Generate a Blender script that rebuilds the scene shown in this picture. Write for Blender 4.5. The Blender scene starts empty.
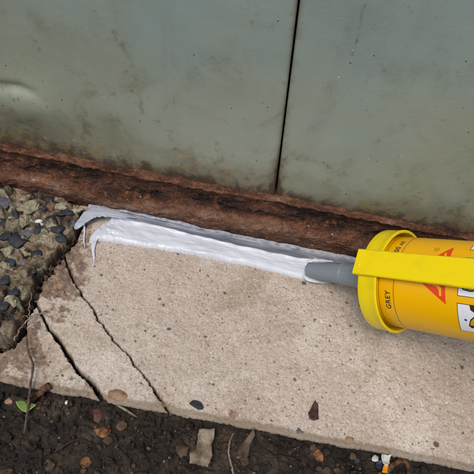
import bpy, bmesh, math, random
import numpy as np
from mathutils import Vector, Matrix, geometry
from mathutils import noise as mnoise

scene = bpy.context.scene
R_ = math.radians

# ------------------------------------------------------------------ camera
PITCH, ROLL, DIST, FOV = R_(50), R_(10.8), 0.33, R_(50)
FPX = 237 / math.tan(FOV / 2)
Fv = Vector((0, math.cos(PITCH), -math.sin(PITCH)))
R0 = Vector((1, 0, 0)); U0 = Vector((0, math.sin(PITCH), math.cos(PITCH)))
Rv = math.cos(ROLL) * R0 + math.sin(ROLL) * U0
Uv = -math.sin(ROLL) * R0 + math.cos(ROLL) * U0
CAM = -DIST * Fv
cd = bpy.data.cameras.new('camera'); cam = bpy.data.objects.new('camera', cd)
scene.collection.objects.link(cam)
cd.sensor_width = 36; cd.lens = 18 / math.tan(FOV / 2)
cd.clip_start = 0.005; cd.clip_end = 100
cam.matrix_world = Matrix(((Rv.x, Uv.x, -Fv.x, CAM.x), (Rv.y, Uv.y, -Fv.y, CAM.y), (Rv.z, Uv.z, -Fv.z, CAM.z), (0, 0, 0, 1)))
scene.camera = cam

# ------------------------------------------------------------------ light (bright overcast)
SUN_EL, SUN_AZ = 62, 205          # azimuth measured clockwise from +Y
w = bpy.data.worlds.new('World'); scene.world = w; w.use_nodes = True
nt = w.node_tree; nt.nodes.clear()
sky = nt.nodes.new('ShaderNodeTexSky'); sky.sky_type = 'NISHITA'; sky.sun_disc = False
sky.sun_elevation = R_(SUN_EL); sky.sun_rotation = R_(SUN_AZ); sky.dust_density = 3.0; sky.air_density = 1.0; sky.ozone_density = 1.0
bg = nt.nodes.new('ShaderNodeBackground'); bg.inputs[1].default_value = 0.112
wo = nt.nodes.new('ShaderNodeOutputWorld')
nt.links.new(sky.outputs[0], bg.inputs[0]); nt.links.new(bg.outputs[0], wo.inputs[0])
sl = bpy.data.lights.new('sun', 'SUN'); sl.energy = 1.6; sl.angle = R_(24); sl.color = (1.0, 0.95, 0.88)
so = bpy.data.objects.new('sun', sl); scene.collection.objects.link(so)
az, el = R_(SUN_AZ), R_(SUN_EL)
sdir = Vector((math.sin(az) * math.cos(el), math.cos(az) * math.cos(el), math.sin(el)))
so.rotation_euler = sdir.to_track_quat('Z', 'Y').to_euler()
scene.view_settings.view_transform = 'Standard'; scene.view_settings.look = 'None'
scene.view_settings.gamma = 1.0; scene.view_settings.use_curve_mapping = False
scene.view_settings.exposure = 0.14

# ------------------------------------------------------------------ helpers
def ray(px, py):
    return (Fv + Rv * ((px - 237) / FPX) - Uv * ((py - 237) / FPX))
def on_z(px, py, z=0.0):
    d = ray(px, py); t = (z - CAM.z) / d.z; return CAM + d * t
def on_y(px, py, y=0.0):
    d = ray(px, py); t = (y - CAM.y) / d.y; return CAM + d * t

def _h(ix, iy, seed):
    with np.errstate(over='ignore'):
        a = (ix.astype(np.int64) * 374761393 + iy.astype(np.int64) * 668265263 + seed * 1442695041) & 0xFFFFFFFF
        a = ((a ^ (a >> 13)) * 1274126177) & 0xFFFFFFFF
        a = ((a ^ (a >> 16)) * 2246822519) & 0xFFFFFFFF
        a = a ^ (a >> 15)
    return (a & 0xFFFFFF).astype(np.float64) / 0x1000000
def gn(x, y, seed=0):
    x0 = np.floor(x); y0 = np.floor(y); fx = x - x0; fy = y - y0
    u = fx ** 3 * (fx * (fx * 6 - 15) + 10); v = fy ** 3 * (fy * (fy * 6 - 15) + 10)
    def g(i, j):
        a = _h(x0 + i, y0 + j, seed) * 2 * np.pi
        return np.cos(a) * (fx - i) + np.sin(a) * (fy - j)
    return 1.5 * ((g(0, 0) * (1 - u) + g(1, 0) * u) * (1 - v) + (g(0, 1) * (1 - u) + g(1, 1) * u) * v)
def fbm(x, y, seed=0, o=4, gain=0.5):
    s = 0; a = 1; f = 1
    for k in range(o):
        s = s + a * gn(x * f + 17.3 * k, y * f - 9.1 * k, seed + k * 7); a *= gain; f *= 2.03
    return s
def worley(x, y, seed=0):
    x0 = np.floor(x); y0 = np.floor(y)
    f1 = np.full(np.shape(x), 9.0); f2 = f1.copy(); cid = np.zeros(np.shape(x))
    for i in (-1, 0, 1):
        for j in (-1, 0, 1):
            cx = x0 + i; cy = y0 + j
            d = np.hypot(cx + _h(cx, cy, seed) - x, cy + _h(cx, cy, seed + 5) - y)
            c = _h(cx, cy, seed + 9)
            m = d < f1
            f2 = np.where(m, f1, np.minimum(f2, d)); cid = np.where(m, c, cid); f1 = np.where(m, d, f1)
    return f1, f2, cid
def sstep(a, b, x):
    t = np.clip((x - a) / (b - a), 0, 1); return t * t * (3 - 2 * t)
def seg_dist(X, Y, pts):
    """distance to a polyline and the parameter (0..1) along it"""
    best = np.full(X.shape, 9.0); par = np.zeros(X.shape); n = len(pts) - 1
    for k in range(n):
        ax, ay = pts[k]; bx, by = pts[k + 1]; dx, dy = bx - ax, by - ay
        t = np.clip(((X - ax) * dx + (Y - ay) * dy) / (dx * dx + dy * dy), 0, 1)
        d = np.hypot(X - ax - t * dx, Y - ay - t * dy)
        m = d < best; best = np.where(m, d, best); par = np.where(m, (k + t) / n, par)
    return best, par
def poly_sd(X, Y, pts):
    """signed distance, negative inside"""
    d, _ = seg_dist(X, Y, list(pts) + [pts[0]])
    ins = np.zeros(X.shape, bool); n = len(pts)
    for k in range(n):
        ax, ay = pts[k]; bx, by = pts[(k + 1) % n]
        if ay == by: continue
        c = ((ay > Y) != (by > Y)) & (X < (bx - ax) * (Y - ay) / (by - ay) + ax)
        ins ^= c
    return np.where(ins, -d, d)
def coords(a, b, step, lo, hi, n=14):
    """fine between a and b, growing coarser out to lo and hi"""
    f = list(np.arange(a, b, step))
    L = [a - (a - lo) * (k / n) ** 2.2 for k in range(n, 0, -1)] if lo < a else []
    H = [b + (hi - b) * (k / n) ** 2.2 for k in range(0, n + 1)] if hi > b else [b]
    return np.array(L + f + H)
def xy(ptspx, z=0.0):
    return [tuple(on_z(p[0], p[1], z).xy) for p in ptspx]

def tag(o, label=None, cat=None, group=None, kind=None):
    if label: o['label'] = label
    if cat: o['category'] = cat
    if group: o['group'] = group
    if kind: o['kind'] = kind
    return o
def link(name, me, mat=None, parent=None):
    o = bpy.data.objects.new(name, me); scene.collection.objects.link(o)
    if mat is not None: me.materials.append(mat)
    if parent is not None: o.parent = parent
    return o
def empty(name, loc=(0, 0, 0)):
    o = bpy.data.objects.new(name, None); scene.collection.objects.link(o)
    o.location = loc; o.empty_display_size = 0.01; return o
def set_attr(me, name, arr):
    a = me.attributes.new(name, 'FLOAT', 'POINT'); a.data.foreach_set('value', np.ascontiguousarray(arr, dtype=np.float32).ravel())
def grid(name, P, mat, parent=None, attrs=None, close=False, flip=False):
    n, m = P.shape[:2]
    me = bpy.data.meshes.new(name)
    idx = np.arange(n * m).reshape(n, m)
    if close: idx = np.concatenate([idx, idx[:, :1]], axis=1)
    q = np.stack([idx[:-1, :-1], idx[1:, :-1], idx[1:, 1:], idx[:-1, 1:]], -1).reshape(-1, 4)
    if flip: q = q[:, ::-1]
    me.vertices.add(n * m); me.vertices.foreach_set('co', np.ascontiguousarray(P, dtype=np.float32).ravel())
    me.loops.add(q.size); me.loops.foreach_set('vertex_index', np.ascontiguousarray(q, dtype=np.int32).ravel())
    me.polygons.add(len(q)); me.polygons.foreach_set('loop_start', np.arange(0, q.size, 4, dtype=np.int32))
    me.polygons.foreach_set('use_smooth', np.ones(len(q), bool))
    me.update(calc_edges=True)
    for k, v in (attrs or {}).items(): set_attr(me, k, v)
    return link(name, me, mat, parent)
def from_bm(name, bm, mat, parent=None, smooth=True):
    bmesh.ops.recalc_face_normals(bm, faces=bm.faces)
    me = bpy.data.meshes.new(name); bm.to_mesh(me); bm.free()
    for p in me.polygons: p.use_smooth = smooth
    return link(name, me, mat, parent)
def autosmooth(o, deg=35):
    me = o.data; bm = bmesh.new(); bm.from_mesh(me)
    for e in bm.edges:
        if len(e.link_faces) == 2 and e.calc_face_angle(0) > R_(deg): e.smooth = False
    bm.to_mesh(me); bm.free()
    return o
def tube_into(bm, pts, radii, seg=8, flat=1.0, seed=0):
    rnd = random.Random(seed); rings = []
    pts = [Vector(p) for p in pts]
    for i, p in enumerate(pts):
        t = (pts[min(i + 1, len(pts) - 1)] - pts[max(i - 1, 0)]).normalized()
        a = t.cross(Vector((0, 0, 1)));
        if a.length < 1e-3: a = Vector((1, 0, 0))
        a.normalize(); b = t.cross(a).normalized()
        r = radii[i] if hasattr(radii, '__len__') else radii
        rings.append([bm.verts.new(p + a * (r * math.cos(k / seg * 2 * math.pi)) + b * (flat * r * math.sin(k / seg * 2 * math.pi))) for k in range(seg)])
    for i in range(len(rings) - 1):
        for k in range(seg):
            bm.faces.new((rings[i][k], rings[i][(k + 1) % seg], rings[i + 1][(k + 1) % seg], rings[i + 1][k]))
    bm.faces.new(rings[0]); bm.faces.new(list(reversed(rings[-1])))
def smooth_path(pts, n=8, jitter=0.0, seed=0):
    rnd = random.Random(seed); pts = [Vector(p) for p in pts]; out = []
    for i in range(len(pts) - 1):
        p0 = pts[max(i - 1, 0)]; p1 = pts[i]; p2 = pts[i + 1]; p3 = pts[min(i + 2, len(pts) - 1)]
        for k in range(n):
            t = k / n
            q = 0.5 * ((2 * p1) + (p2 - p0) * t + (2 * p0 - 5 * p1 + 4 * p2 - p3) * t * t + (3 * p1 - p0 - 3 * p2 + p3) * t ** 3)
            out.append(q + Vector([rnd.gauss(0, jitter) for _ in range(3)]))
    out.append(pts[-1]); return out

# ------------------------------------------------------------------ material kit
class M:
    def __init__(s, name, rough=0.8, spec=0.5):
        s.m = bpy.data.materials.new(name); s.m.use_nodes = True; s.t = s.m.node_tree
        s.b = s.t.nodes['Principled BSDF']; s.b.inputs['Roughness'].default_value = rough
        s.b.inputs['Specular IOR Level'].default_value = spec
        s.tc = s.n('ShaderNodeTexCoord').outputs['Object']
    def n(s, t): return s.t.nodes.new(t)
    def l(s, a, b): s.t.links.new(a, b)
    def put(s, sock, v):
        if isinstance(v, (int, float)): sock.default_value = v
        elif isinstance(v, tuple): sock.default_value = (*v, 1) if len(v) == 3 else v
        else: s.l(v, sock)
    def mapped(s, scale=(1, 1, 1), rot=(0, 0, 0)):
        n = s.n('ShaderNodeMapping'); s.l(s.tc, n.inputs[0]); n.inputs['Scale'].default_value = scale; n.inputs['Rotation'].default_value = rot
        return n.outputs[0]
    def noise(s, scale, detail=4, rough=0.55, vec=None, dist=0.0, w=None):
        n = s.n('ShaderNodeTexNoise'); s.l(vec or s.tc, n.inputs['Vector'])
        n.inputs['Scale'].default_value = scale; n.inputs['Detail'].default_value = detail
        n.inputs['Roughness'].default_value = rough; n.inputs['Distortion'].default_value = dist
        return n.outputs['Fac']
    def voro(s, scale, vec=None, feature='F1', out='Distance', rand=1.0):
        n = s.n('ShaderNodeTexVoronoi'); s.l(vec or s.tc, n.inputs['Vector']); n.feature = feature
        n.inputs['Scale'].default_value = scale; n.inputs['Randomness'].default_value = rand
        return n.outputs[out]
    def ramp(s, fac, stops, interp='LINEAR'):
        n = s.n('ShaderNodeValToRGB'); s.l(fac, n.inputs[0]); cr = n.color_ramp; cr.interpolation = interp
        while len(cr.elements) < len(stops): cr.elements.new(0.5)
        for e, (p, c) in zip(cr.elements, stops):
            e.position = p; e.color = (c, c, c, 1) if isinstance(c, (int, float)) else (*c, 1)
        return n.outputs[0]
    def mix(s, f, a, b, mode='MIX'):
        n = s.n('ShaderNodeMix'); n.data_type = 'RGBA'; n.blend_type = mode
        s.put(n.inputs[0], f); s.put(n.inputs[6], a); s.put(n.inputs[7], b); return n.outputs[2]
    def math(s, op, a, b=0.0, clamp=False):
        n = s.n('ShaderNodeMath'); n.operation = op; n.use_clamp = clamp; s.put(n.inputs[0], a); s.put(n.inputs[1], b); return n.outputs[0]
    def attr(s, name):
        n = s.n('ShaderNodeAttribute'); n.attribute_name = name; return n.outputs['Fac']
    def rng(s, v, a, b, c=0.0, d=1.0):
        n = s.n('ShaderNodeMapRange'); n.interpolation_type = 'SMOOTHSTEP'; s.put(n.inputs[0], v)
        for i, q in enumerate((a, b, c, d)): n.inputs[i + 1].default_value = q
        return n.outputs[0]
    def color(s, v): s.put(s.b.inputs['Base Color'], v); return s
    def rough(s, v): s.put(s.b.inputs['Roughness'], v); return s
    def bump(s, h, dist=0.0005, strength=1.0):
        n = s.n('ShaderNodeBump'); n.inputs['Distance'].default_value = dist; n.inputs['Strength'].default_value = strength
        s.l(h, n.inputs['Height']); s.l(n.outputs[0], s.b.inputs['Normal']); return s

# concrete ----------------------------------------------------------
c = M('concrete', 0.9, 0.25)
big = c.noise(28, 4); mid = c.noise(160, 4, 0.6); fine = c.noise(520, 5, 0.75); grit = c.noise(2400, 2, 0.7)
col = c.ramp(big, [(0.3, (0.49, 0.405, 0.335)), (0.7, (0.58, 0.49, 0.415))])
col = c.mix(c.rng(mid, 0.38, 0.66, 0, 0.4), col, (0.62, 0.545, 0.475))
col = c.mix(c.rng(c.noise(17, 5, 0.6, dist=0.6), 0.48, 0.66, 0, 0.55), col, (0.33, 0.24, 0.16))
col = c.mix(c.rng(c.noise(23, 6, 0.65, vec=c.mapped((1, 1, 1), (0.4, 0.2, 1.0))), 0.50, 0.64, 0, 0.60), col, (0.74, 0.67, 0.60))
col = c.mix(c.rng(c.noise(75, 5, 0.7), 0.56, 0.70, 0, 0.42), col, (0.27, 0.19, 0.14))
col = c.mix(c.rng(fine, 0.50, 0.66, 0, 0.40), col, (0.25, 0.195, 0.16))
col = c.mix(c.rng(fine, 0.46, 0.30, 0, 0.55), col, (0.70, 0.63, 0.55))
col = c.mix(c.rng(grit, 0.52, 0.64, 0, 0.35), col, (0.22, 0.17, 0.13))
wv = c.n('ShaderNodeMix'); wv.data_type = 'VECTOR'; wv.inputs[0].default_value = 0.0016
nz = c.n('ShaderNodeTexNoise'); c.l(c.tc, nz.inputs['Vector']); nz.inputs['Scale'].default_value = 650; nz.inputs['Detail'].default_value = 3
c.l(c.tc, wv.inputs[4]); c.l(nz.outputs['Color'], wv.inputs[5]); WV = wv.outputs[1]
gv = c.n('ShaderNodeTexVoronoi'); c.l(WV, gv.inputs['Vector']); gv.inputs['Scale'].default_value = 1500
gs = c.n('ShaderNodeSeparateColor'); c.l(gv.outputs['Color'], gs.inputs[0])
col = c.mix(c.rng(gs.outputs[0], 0.55, 1.0, 0, 0.38), col, (0.22, 0.165, 0.125))
col = c.mix(c.rng(gs.outputs[1], 0.60, 1.0, 0, 0.42), col, (0.74, 0.67, 0.59))
col = c.mix(c.rng(gs.outputs[2], 0.88, 1.0, 0, 0.6), col, (0.38, 0.25, 0.17))
def specks(scale, thr, d0, d1, ch, colr, amt, col):
    vc = c.voro(scale, WV, out='Color'); vd = c.voro(scale, WV); sp_ = c.n('ShaderNodeSeparateColor'); c.l(vc, sp_.inputs[0])
    size = c.math('MULTIPLY', c.rng(sp_.outputs[ch], thr, 1.0, 0.35, 1.0), d0)
    m = c.math('MULTIPLY', c.rng(c.math('SUBTRACT', vd, size), d1, -d1), c.rng(sp_.outputs[ch], thr, thr + 0.002))
    return c.mix(c.math('MULTIPLY', m, amt), col, colr), m
col, sp0 = specks(520, 0.93, 0.30, 0.10, 0, (0.085, 0.065, 0.055), 0.75, col)
col, _ = specks(640, 0.93, 0.30, 0.12, 1, (0.78, 0.74, 0.70), 0.6, col)
col, _ = specks(470, 0.975, 0.26, 0.10, 2, (0.34, 0.17, 0.11), 0.55, col)
col, _ = specks(330, 0.955, 0.34, 0.10, 0, (0.10, 0.072, 0.058), 0.8, col)
col, sp4 = specks(150, 0.955, 0.24, 0.05, 0, (0.06, 0.05, 0.047), 0.85, col)
col, _ = specks(260, 0.975, 0.24, 0.06, 1, (0.14, 0.10, 0.08), 0.7, col)
st = c.attr('stain_shade'); stn = c.rng(c.math('ADD', st, c.math('MULTIPLY', c.math('SUBTRACT', c.noise(190, 5, 0.65), 0.5), 1.1)), 0.40, 0.62)
col = c.mix(c.math('MULTIPLY', stn, 0.78), col, c.ramp(c.noise(330, 4, 0.6), [(0.36, (0.060, 0.036, 0.028)), (0.5, (0.15, 0.085, 0.05)), (0.66, (0.32, 0.20, 0.115))]))
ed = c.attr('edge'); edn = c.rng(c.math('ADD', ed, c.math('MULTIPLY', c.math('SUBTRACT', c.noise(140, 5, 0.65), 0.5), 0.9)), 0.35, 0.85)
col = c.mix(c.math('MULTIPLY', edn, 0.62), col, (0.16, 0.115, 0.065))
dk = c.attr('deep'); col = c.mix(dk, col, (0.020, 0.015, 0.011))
c.color(col)
hh = c.math('ADD', c.math('MULTIPLY', gs.outputs[0], -0.35), c.math('ADD', c.math('MULTIPLY', mid, 0.7), c.math('MULTIPLY', grit, 0.6)))
c.bump(c.math('ADD', hh, c.math('MULTIPLY', sp4, -0.4)), 0.0007, 0.6)
MAT_CONC = c.m

# rubble concrete -----------------------------------------------------
c = M('rubble', 0.62, 0.45)
n1 = c.noise(120, 5, 0.6); n2 = c.noise(600, 4, 0.65); n3 = c.noise(45, 3)
col = c.ramp(n1, [(0.36, (0.065, 0.047, 0.033)), (0.5, (0.19, 0.155, 0.098)), (0.66, (0.42, 0.375, 0.26))])
col = c.mix(c.rng(n2, 0.5, 0.66, 0, 0.7), col, (0.10, 0.065, 0.035))
col = c.mix(c.rng(n3, 0.52, 0.66, 0, 0.65), col, (0.17, 0.075, 0.04))
col = c.mix(c.rng(c.attr('dirt'), 0.25, 0.8), col, (0.030, 0.020, 0.012))
c.color(col); c.bump(c.math('ADD', n2, c.math('MULTIPLY', n1, 1.5)), 0.0012, 0.8); MAT_RUB = c.m

# soil ----------------------------------------------------------------
c = M('soil', 0.85, 0.35)
n1 = c.noise(90, 5, 0.65); n2 = c.noise(700, 4, 0.7)
col = c.ramp(n1, [(0.35, (0.013, 0.0095, 0.0075)), (0.52, (0.034, 0.025, 0.018)), (0.68, (0.092, 0.066, 0.046))])
col = c.mix(c.rng(n2, 0.54, 0.68, 0, 0.5), col, (0.065, 0.048, 0.038))
vc = c.voro(500, out='Color'); vd = c.voro(500); sepv = c.n('ShaderNodeSeparateColor'); c.l(vc, sepv.inputs[0])
col = c.mix(c.math('MULTIPLY', c.rng(vd, 0.3, 0.2), c.rng(sepv.outputs[0], 0.955, 0.96)), col, (0.22, 0.18, 0.15))
c.color(col); c.rough(c.rng(n1, 0.3, 0.7, 0.55, 0.95)); c.bump(c.math('ADD', n2, c.noise(220, 4)), 0.0016, 0.9); MAT_SOIL = c.m

# rust ------------------------------------------------------------------
c = M('rust', 0.8, 0.3)
stretch = c.mapped((0.72, 1, 1))
n1 = c.noise(60, 6, 0.65, vec=stretch, dist=0.4); n2 = c.noise(260, 5, 0.65, vec=stretch); n3 = c.noise(1100, 3, 0.7)
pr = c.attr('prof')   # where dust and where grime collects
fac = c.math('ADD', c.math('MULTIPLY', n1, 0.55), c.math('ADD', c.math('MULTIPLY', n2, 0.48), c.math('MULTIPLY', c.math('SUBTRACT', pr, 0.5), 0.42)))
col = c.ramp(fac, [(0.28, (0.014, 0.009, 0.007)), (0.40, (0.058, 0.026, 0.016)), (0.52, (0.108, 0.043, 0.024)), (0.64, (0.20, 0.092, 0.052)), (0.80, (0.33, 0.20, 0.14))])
col = c.mix(c.rng(c.noise(170, 5, 0.7), 0.53, 0.68, 0, 0.8), col, (0.30, 0.11, 0.038))
col = c.mix(c.rng(c.noise(120, 6, 0.75, vec=c.mapped((0.9, 1, 1.3))), 0.55, 0.66, 0, 0.6), col, (0.028, 0.015, 0.011))
col = c.mix(c.rng(n3, 0.52, 0.66, 0, 0.55), col, (0.022, 0.013, 0.010))
col = c.mix(c.rng(n3, 0.42, 0.32, 0, 0.45), col, (0.38, 0.25, 0.18))
vd = c.voro(330); vc = c.voro(330, out='Color'); sepv = c.n('ShaderNodeSeparateColor'); c.l(vc, sepv.inputs[0])
col = c.mix(c.math('MULTIPLY', c.rng(vd, 0.24, 0.16), c.rng(sepv.outputs[0], 0.985, 0.99)), col, (0.50, 0.44, 0.38))
c.color(col); c.rough(c.rng(n2, 0.35, 0.65, 0.34, 0.85))
c.bump(c.math('ADD', c.math('MULTIPLY', n2, 1.8), n3), 0.0014, 0.95); MAT_RUST = c.m

# painted cladding ------------------------------------------------------
c = M('green_paint', 0.42, 0.5)
cloud = c.noise(7, 3, 0.5); n2 = c.noise(40, 6, 0.68, dist=0.5); n3 = c.noise(230, 5, 0.7); n4 = c.noise(800, 3, 0.6)
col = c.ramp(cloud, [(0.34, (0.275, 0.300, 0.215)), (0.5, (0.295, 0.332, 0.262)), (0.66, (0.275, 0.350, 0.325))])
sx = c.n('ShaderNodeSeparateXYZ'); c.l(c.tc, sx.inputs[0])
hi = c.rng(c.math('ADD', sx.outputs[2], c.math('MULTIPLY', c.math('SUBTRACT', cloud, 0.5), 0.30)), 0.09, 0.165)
col = c.mix(c.math('MULTIPLY', hi, 0.75), col, (0.250, 0.325, 0.310))  # bluish daylight on the upper wall, painted into the panel colour by height
yel = c.rng(c.noise(13, 3, 0.5), 0.50, 0.68); col = c.mix(c.math('MULTIPLY', yel, c.math('SUBTRACT', 0.5, c.math('MULTIPLY', hi, 0.4))), col, (0.32, 0.31, 0.175))
col = c.mix(c.rng(c.noise(600, 3), 0.45, 0.7, 0, 0.2), col, (0.31, 0.34, 0.29))
run = c.noise(55, 5, 0.6, vec=c.mapped((1, 1, 0.10), (0, R_(3.5), 0)))
col = c.mix(c.rng(run, 0.52, 0.74, 0, 0.13), col, (0.17, 0.16, 0.11))
low = c.attr('low')
dm = c.math('ADD', c.math('MULTIPLY', low, 0.24), n2)
col = c.mix(c.math('MULTIPLY', c.rng(dm, 0.46, 0.92), 0.70), col, (0.145, 0.115, 0.060))
col = c.mix(c.math('MULTIPLY', c.rng(c.math('ADD', low, c.math('MULTIPLY', c.math('SUBTRACT', c.noise(45, 5, 0.6), 0.5), 1.3)), 0.15, 1.05), 0.62), col, (0.125, 0.095, 0.052))
col = c.mix(c.math('MULTIPLY', c.rng(c.math('ADD', n3, c.math('MULTIPLY', c.math('SUBTRACT', dm, 0.5), 0.75)), 0.62, 0.86), 0.55), col, (0.110, 0.070, 0.034))
col = c.mix(c.math('MULTIPLY', c.rng(c.math('ADD', c.noise(130, 4), c.math('MULTIPLY', low, 0.16)), 0.68, 0.78), 0.6), col, (0.26, 0.17, 0.05))
rust_low = c.rng(c.math('ADD', low, c.math('MULTIPLY', c.math('SUBTRACT', c.noise(120, 5, 0.7), 0.5), 1.0)), 0.72, 1.0)
col = c.mix(c.math('MULTIPLY', rust_low, 0.85), col, (0.050, 0.026, 0.016))
vd = c.voro(330); vc = c.voro(330, out='Color'); sepv = c.n('ShaderNodeSeparateColor'); c.l(vc, sepv.inputs[0])
thr = c.math('ADD', sepv.outputs[0], c.math('MULTIPLY', low, 0.05))
spot = c.math('MULTIPLY', c.rng(c.math('ADD', vd, c.math('MULTIPLY', n4, 0.25)), 0.30, 0.20), c.rng(thr, 0.940, 0.948))
col = c.mix(c.math('MULTIPLY', spot, 0.85), col, (0.035, 0.026, 0.02))
spw = c.math('MULTIPLY', c.rng(vd, 0.16, 0.09), c.rng(sepv.outputs[1], 0.990, 0.993))
col = c.mix(c.math('MULTIPLY', spw, 0.8), col, (0.6, 0.62, 0.58))
tiny = c.math('MULTIPLY', c.rng(c.noise(420, 4, 0.75), 0.66, 0.72), c.rng(c.noise(22, 3), 0.40, 0.62))
col = c.mix(c.math('MULTIPLY', tiny, 0.7), col, (0.13, 0.075, 0.035))
mk = c.attr('mark'); col = c.mix(c.math('MULTIPLY', c.rng(c.math('ADD', mk, c.math('MULTIPLY', c.math('SUBTRACT', n3, 0.5), 2.4)), 0.30, 1.25), 0.70), col, (0.105, 0.078, 0.045))
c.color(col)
c.rough(c.math('ADD', c.rng(n2, 0.35, 0.7, 0.34, 0.62), c.math('MULTIPLY', rust_low, 0.3)))
c.bump(c.math('ADD', c.math('MULTIPLY', n3, 0.8), c.math('ADD', c.math('MULTIPLY', spot, 0.6), c.math('MULTIPLY', n4, 0.3))), 0.00035, 0.5); MAT_PAINT = c.m

c = M('dark_void', 0.95, 0.1); c.color((0.012, 0.010, 0.009)); MAT_VOID = c.m

# sealant --------------------------------------------------------------
c = M('sealant', 0.42, 0.4)
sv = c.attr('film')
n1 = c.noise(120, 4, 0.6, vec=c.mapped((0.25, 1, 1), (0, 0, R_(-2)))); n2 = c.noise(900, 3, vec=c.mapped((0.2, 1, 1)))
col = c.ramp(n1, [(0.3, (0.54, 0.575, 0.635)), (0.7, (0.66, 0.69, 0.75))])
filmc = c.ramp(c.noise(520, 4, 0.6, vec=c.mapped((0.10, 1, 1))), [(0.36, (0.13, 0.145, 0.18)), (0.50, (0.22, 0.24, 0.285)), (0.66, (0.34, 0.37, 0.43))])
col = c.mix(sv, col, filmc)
c.color(col); c.rough(c.rng(n1, 0.3, 0.7, 0.24, 0.42)); c.bump(c.math('ADD', n1, c.math('MULTIPLY', n2, 0.3)), 0.0005, 0.45)
c.b.inputs['Subsurface Weight'].default_value = 0.05; c.b.inputs['Subsurface Radius'].default_value = (0.001, 0.001, 0.001)
MAT_SEAL = c.m

def plain(name, col, rough=0.5, spec=0.5, var=0.15, scale=300, bump=0.0, dark=None):
    c = M(name, rough, spec); n = c.noise(scale, 4, 0.6)
    d = dark or tuple(x * (1 - 2.2 * var) for x in col); l = tuple(min(1, x * (1 + var)) for x in col)
    c.color(c.ramp(n, [(0.33, d), (0.67, l)]))
    if bump: c.bump(n, bump, 0.8)
    return c.m
def dirty_plastic(name, col, rough=0.3, dirt=0.10):
    c = M(name, rough, 0.36); n = c.noise(60, 6, 0.7); n2 = c.noise(700, 3, 0.6)
    k = c.mix(c.rng(n, 0.5, 0.75, 0, dirt), col, tuple(x * 0.62 for x in col))
    scr = c.noise(90, 3, 0.5, vec=c.mapped((6, 6, 0.35), (0, 0.3, 0.5))); scm = c.math('MULTIPLY', c.rng(scr, 0.66, 0.70), 0.35)
    k = c.mix(scm, k, tuple(x * 0.55 + 0.02 for x in col))
    k = c.mix(c.rng(c.noise(35, 6, 0.75), 0.60, 0.75, 0, 0.35), k, (0.20, 0.13, 0.05))
    vd = c.voro(260); vc = c.voro(260, out='Color'); sp_ = c.n('ShaderNodeSeparateColor'); c.l(vc, sp_.inputs[0])
    k = c.mix(c.math('MULTIPLY', c.rng(vd, 0.12, 0.07), c.rng(sp_.outputs[0], 0.95, 0.96)), k, (0.25, 0.17, 0.06))
    c.color(k); c.rough(c.rng(n, 0.35, 0.7, rough * 0.85, rough * 1.4)); c.bump(n2, 0.00006, 0.4); return c.m
MAT_GUN = dirty_plastic('lemon_yellow_paint', (0.85, 0.655, 0.0), 0.27, 0.32)
MAT_CART = dirty_plastic('amber_plastic', (0.87, 0.455, 0.0), 0.27, 0.14)
MAT_NOZ = dirty_plastic('grey_plastic', (0.20, 0.23, 0.265), 0.28, 0.3)
MAT_RED = plain('red_ink', (0.78, 0.060, 0.004), 0.32, var=0.03)
MAT_INK = plain('black_ink', (0.035, 0.025, 0.012), 0.35, var=0.05)
MAT_BROWNINK = plain('brown_ink', (0.14, 0.07, 0.008), 0.35, var=0.05)
MAT_PALEINK = plain('faded_ink', (0.42, 0.17, 0.01), 0.35, var=0.05)
MAT_WHITE = plain('white_ink', (0.78, 0.80, 0.82), 0.32, var=0.02)
MAT_LEAFGREEN = plain('leaf_green_ink', (0.34, 0.50, 0.04), 0.35, var=0.05)
MAT_ORANGEINK = plain('orange_ink', (0.80, 0.32, 0.01), 0.35, var=0.03)
MAT_STEEL = plain('worn_steel', (0.4, 0.4, 0.4), 0.35, var=0.1)

S_DARK = plain('dark_slate', (0.030, 0.034, 0.045), 0.62, 0.4, 0.25, 500, 0.0004)
S_GREY = plain('blue_grey_stone', (0.115, 0.12, 0.135), 0.6, 0.4, 0.2, 500, 0.0004)
S_TAN = plain('tan_stone', (0.33, 0.20, 0.12), 0.6, 0.4, 0.2, 260, 0.0003)
S_RED = plain('red_stone', (0.115, 0.042, 0.034), 0.6, 0.4, 0.3, 260, 0.0004)
S_ORANGE = plain('orange_stone', (0.27, 0.115, 0.045), 0.7, 0.3, 0.35, 420, 0.0007)
S_PINK = plain('pinkish_stone', (0.30, 0.185, 0.15), 0.7, 0.3, 0.2, 300, 0.0003)
S_TANC = plain('pale_mortar', (0.30, 0.25, 0.17), 0.85, 0.3, 0.3, 500, 0.0004)
S_WHITE = plain('white_quartz', (0.74, 0.73, 0.70), 0.5, 0.5, 0.1, 300, 0.0003)
S_KHAKI = plain('khaki_mortar', (0.34, 0.30, 0.20), 0.85, 0.3, 0.25, 350, 0.0006)
B_STICK = plain('dead_wood', (0.115, 0.055, 0.028), 0.8, 0.3, 0.35, 400, 0.0005)
B_DARK = plain('dark_wood', (0.045, 0.026, 0.016), 0.8, 0.3, 0.3, 400, 0.0005)
B_ROOT = plain('dry_root', (0.30, 0.22, 0.16), 0.85, 0.2, 0.3, 600, 0.0002)
B_STALK = plain('dry_stalk', (0.115, 0.078, 0.060), 0.8, 0.3, 0.3, 400, 0.0002)
B_FIBRE = plain('fibre', (0.10, 0.070, 0.045), 0.85, 0.2, 0.3, 600)
B_CHIP = plain('pale_bark', (0.235, 0.185, 0.135), 0.85, 0.2, 0.33, 220, 0.0006)
B_LEAF = plain('dead_leaf', (0.115, 0.078, 0.052), 0.75, 0.3, 0.3, 260, 0.0004)
B_REDLEAF = plain('red_brown_leaf', (0.065, 0.026, 0.020), 0.6, 0.4, 0.3, 300, 0.0003)
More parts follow.
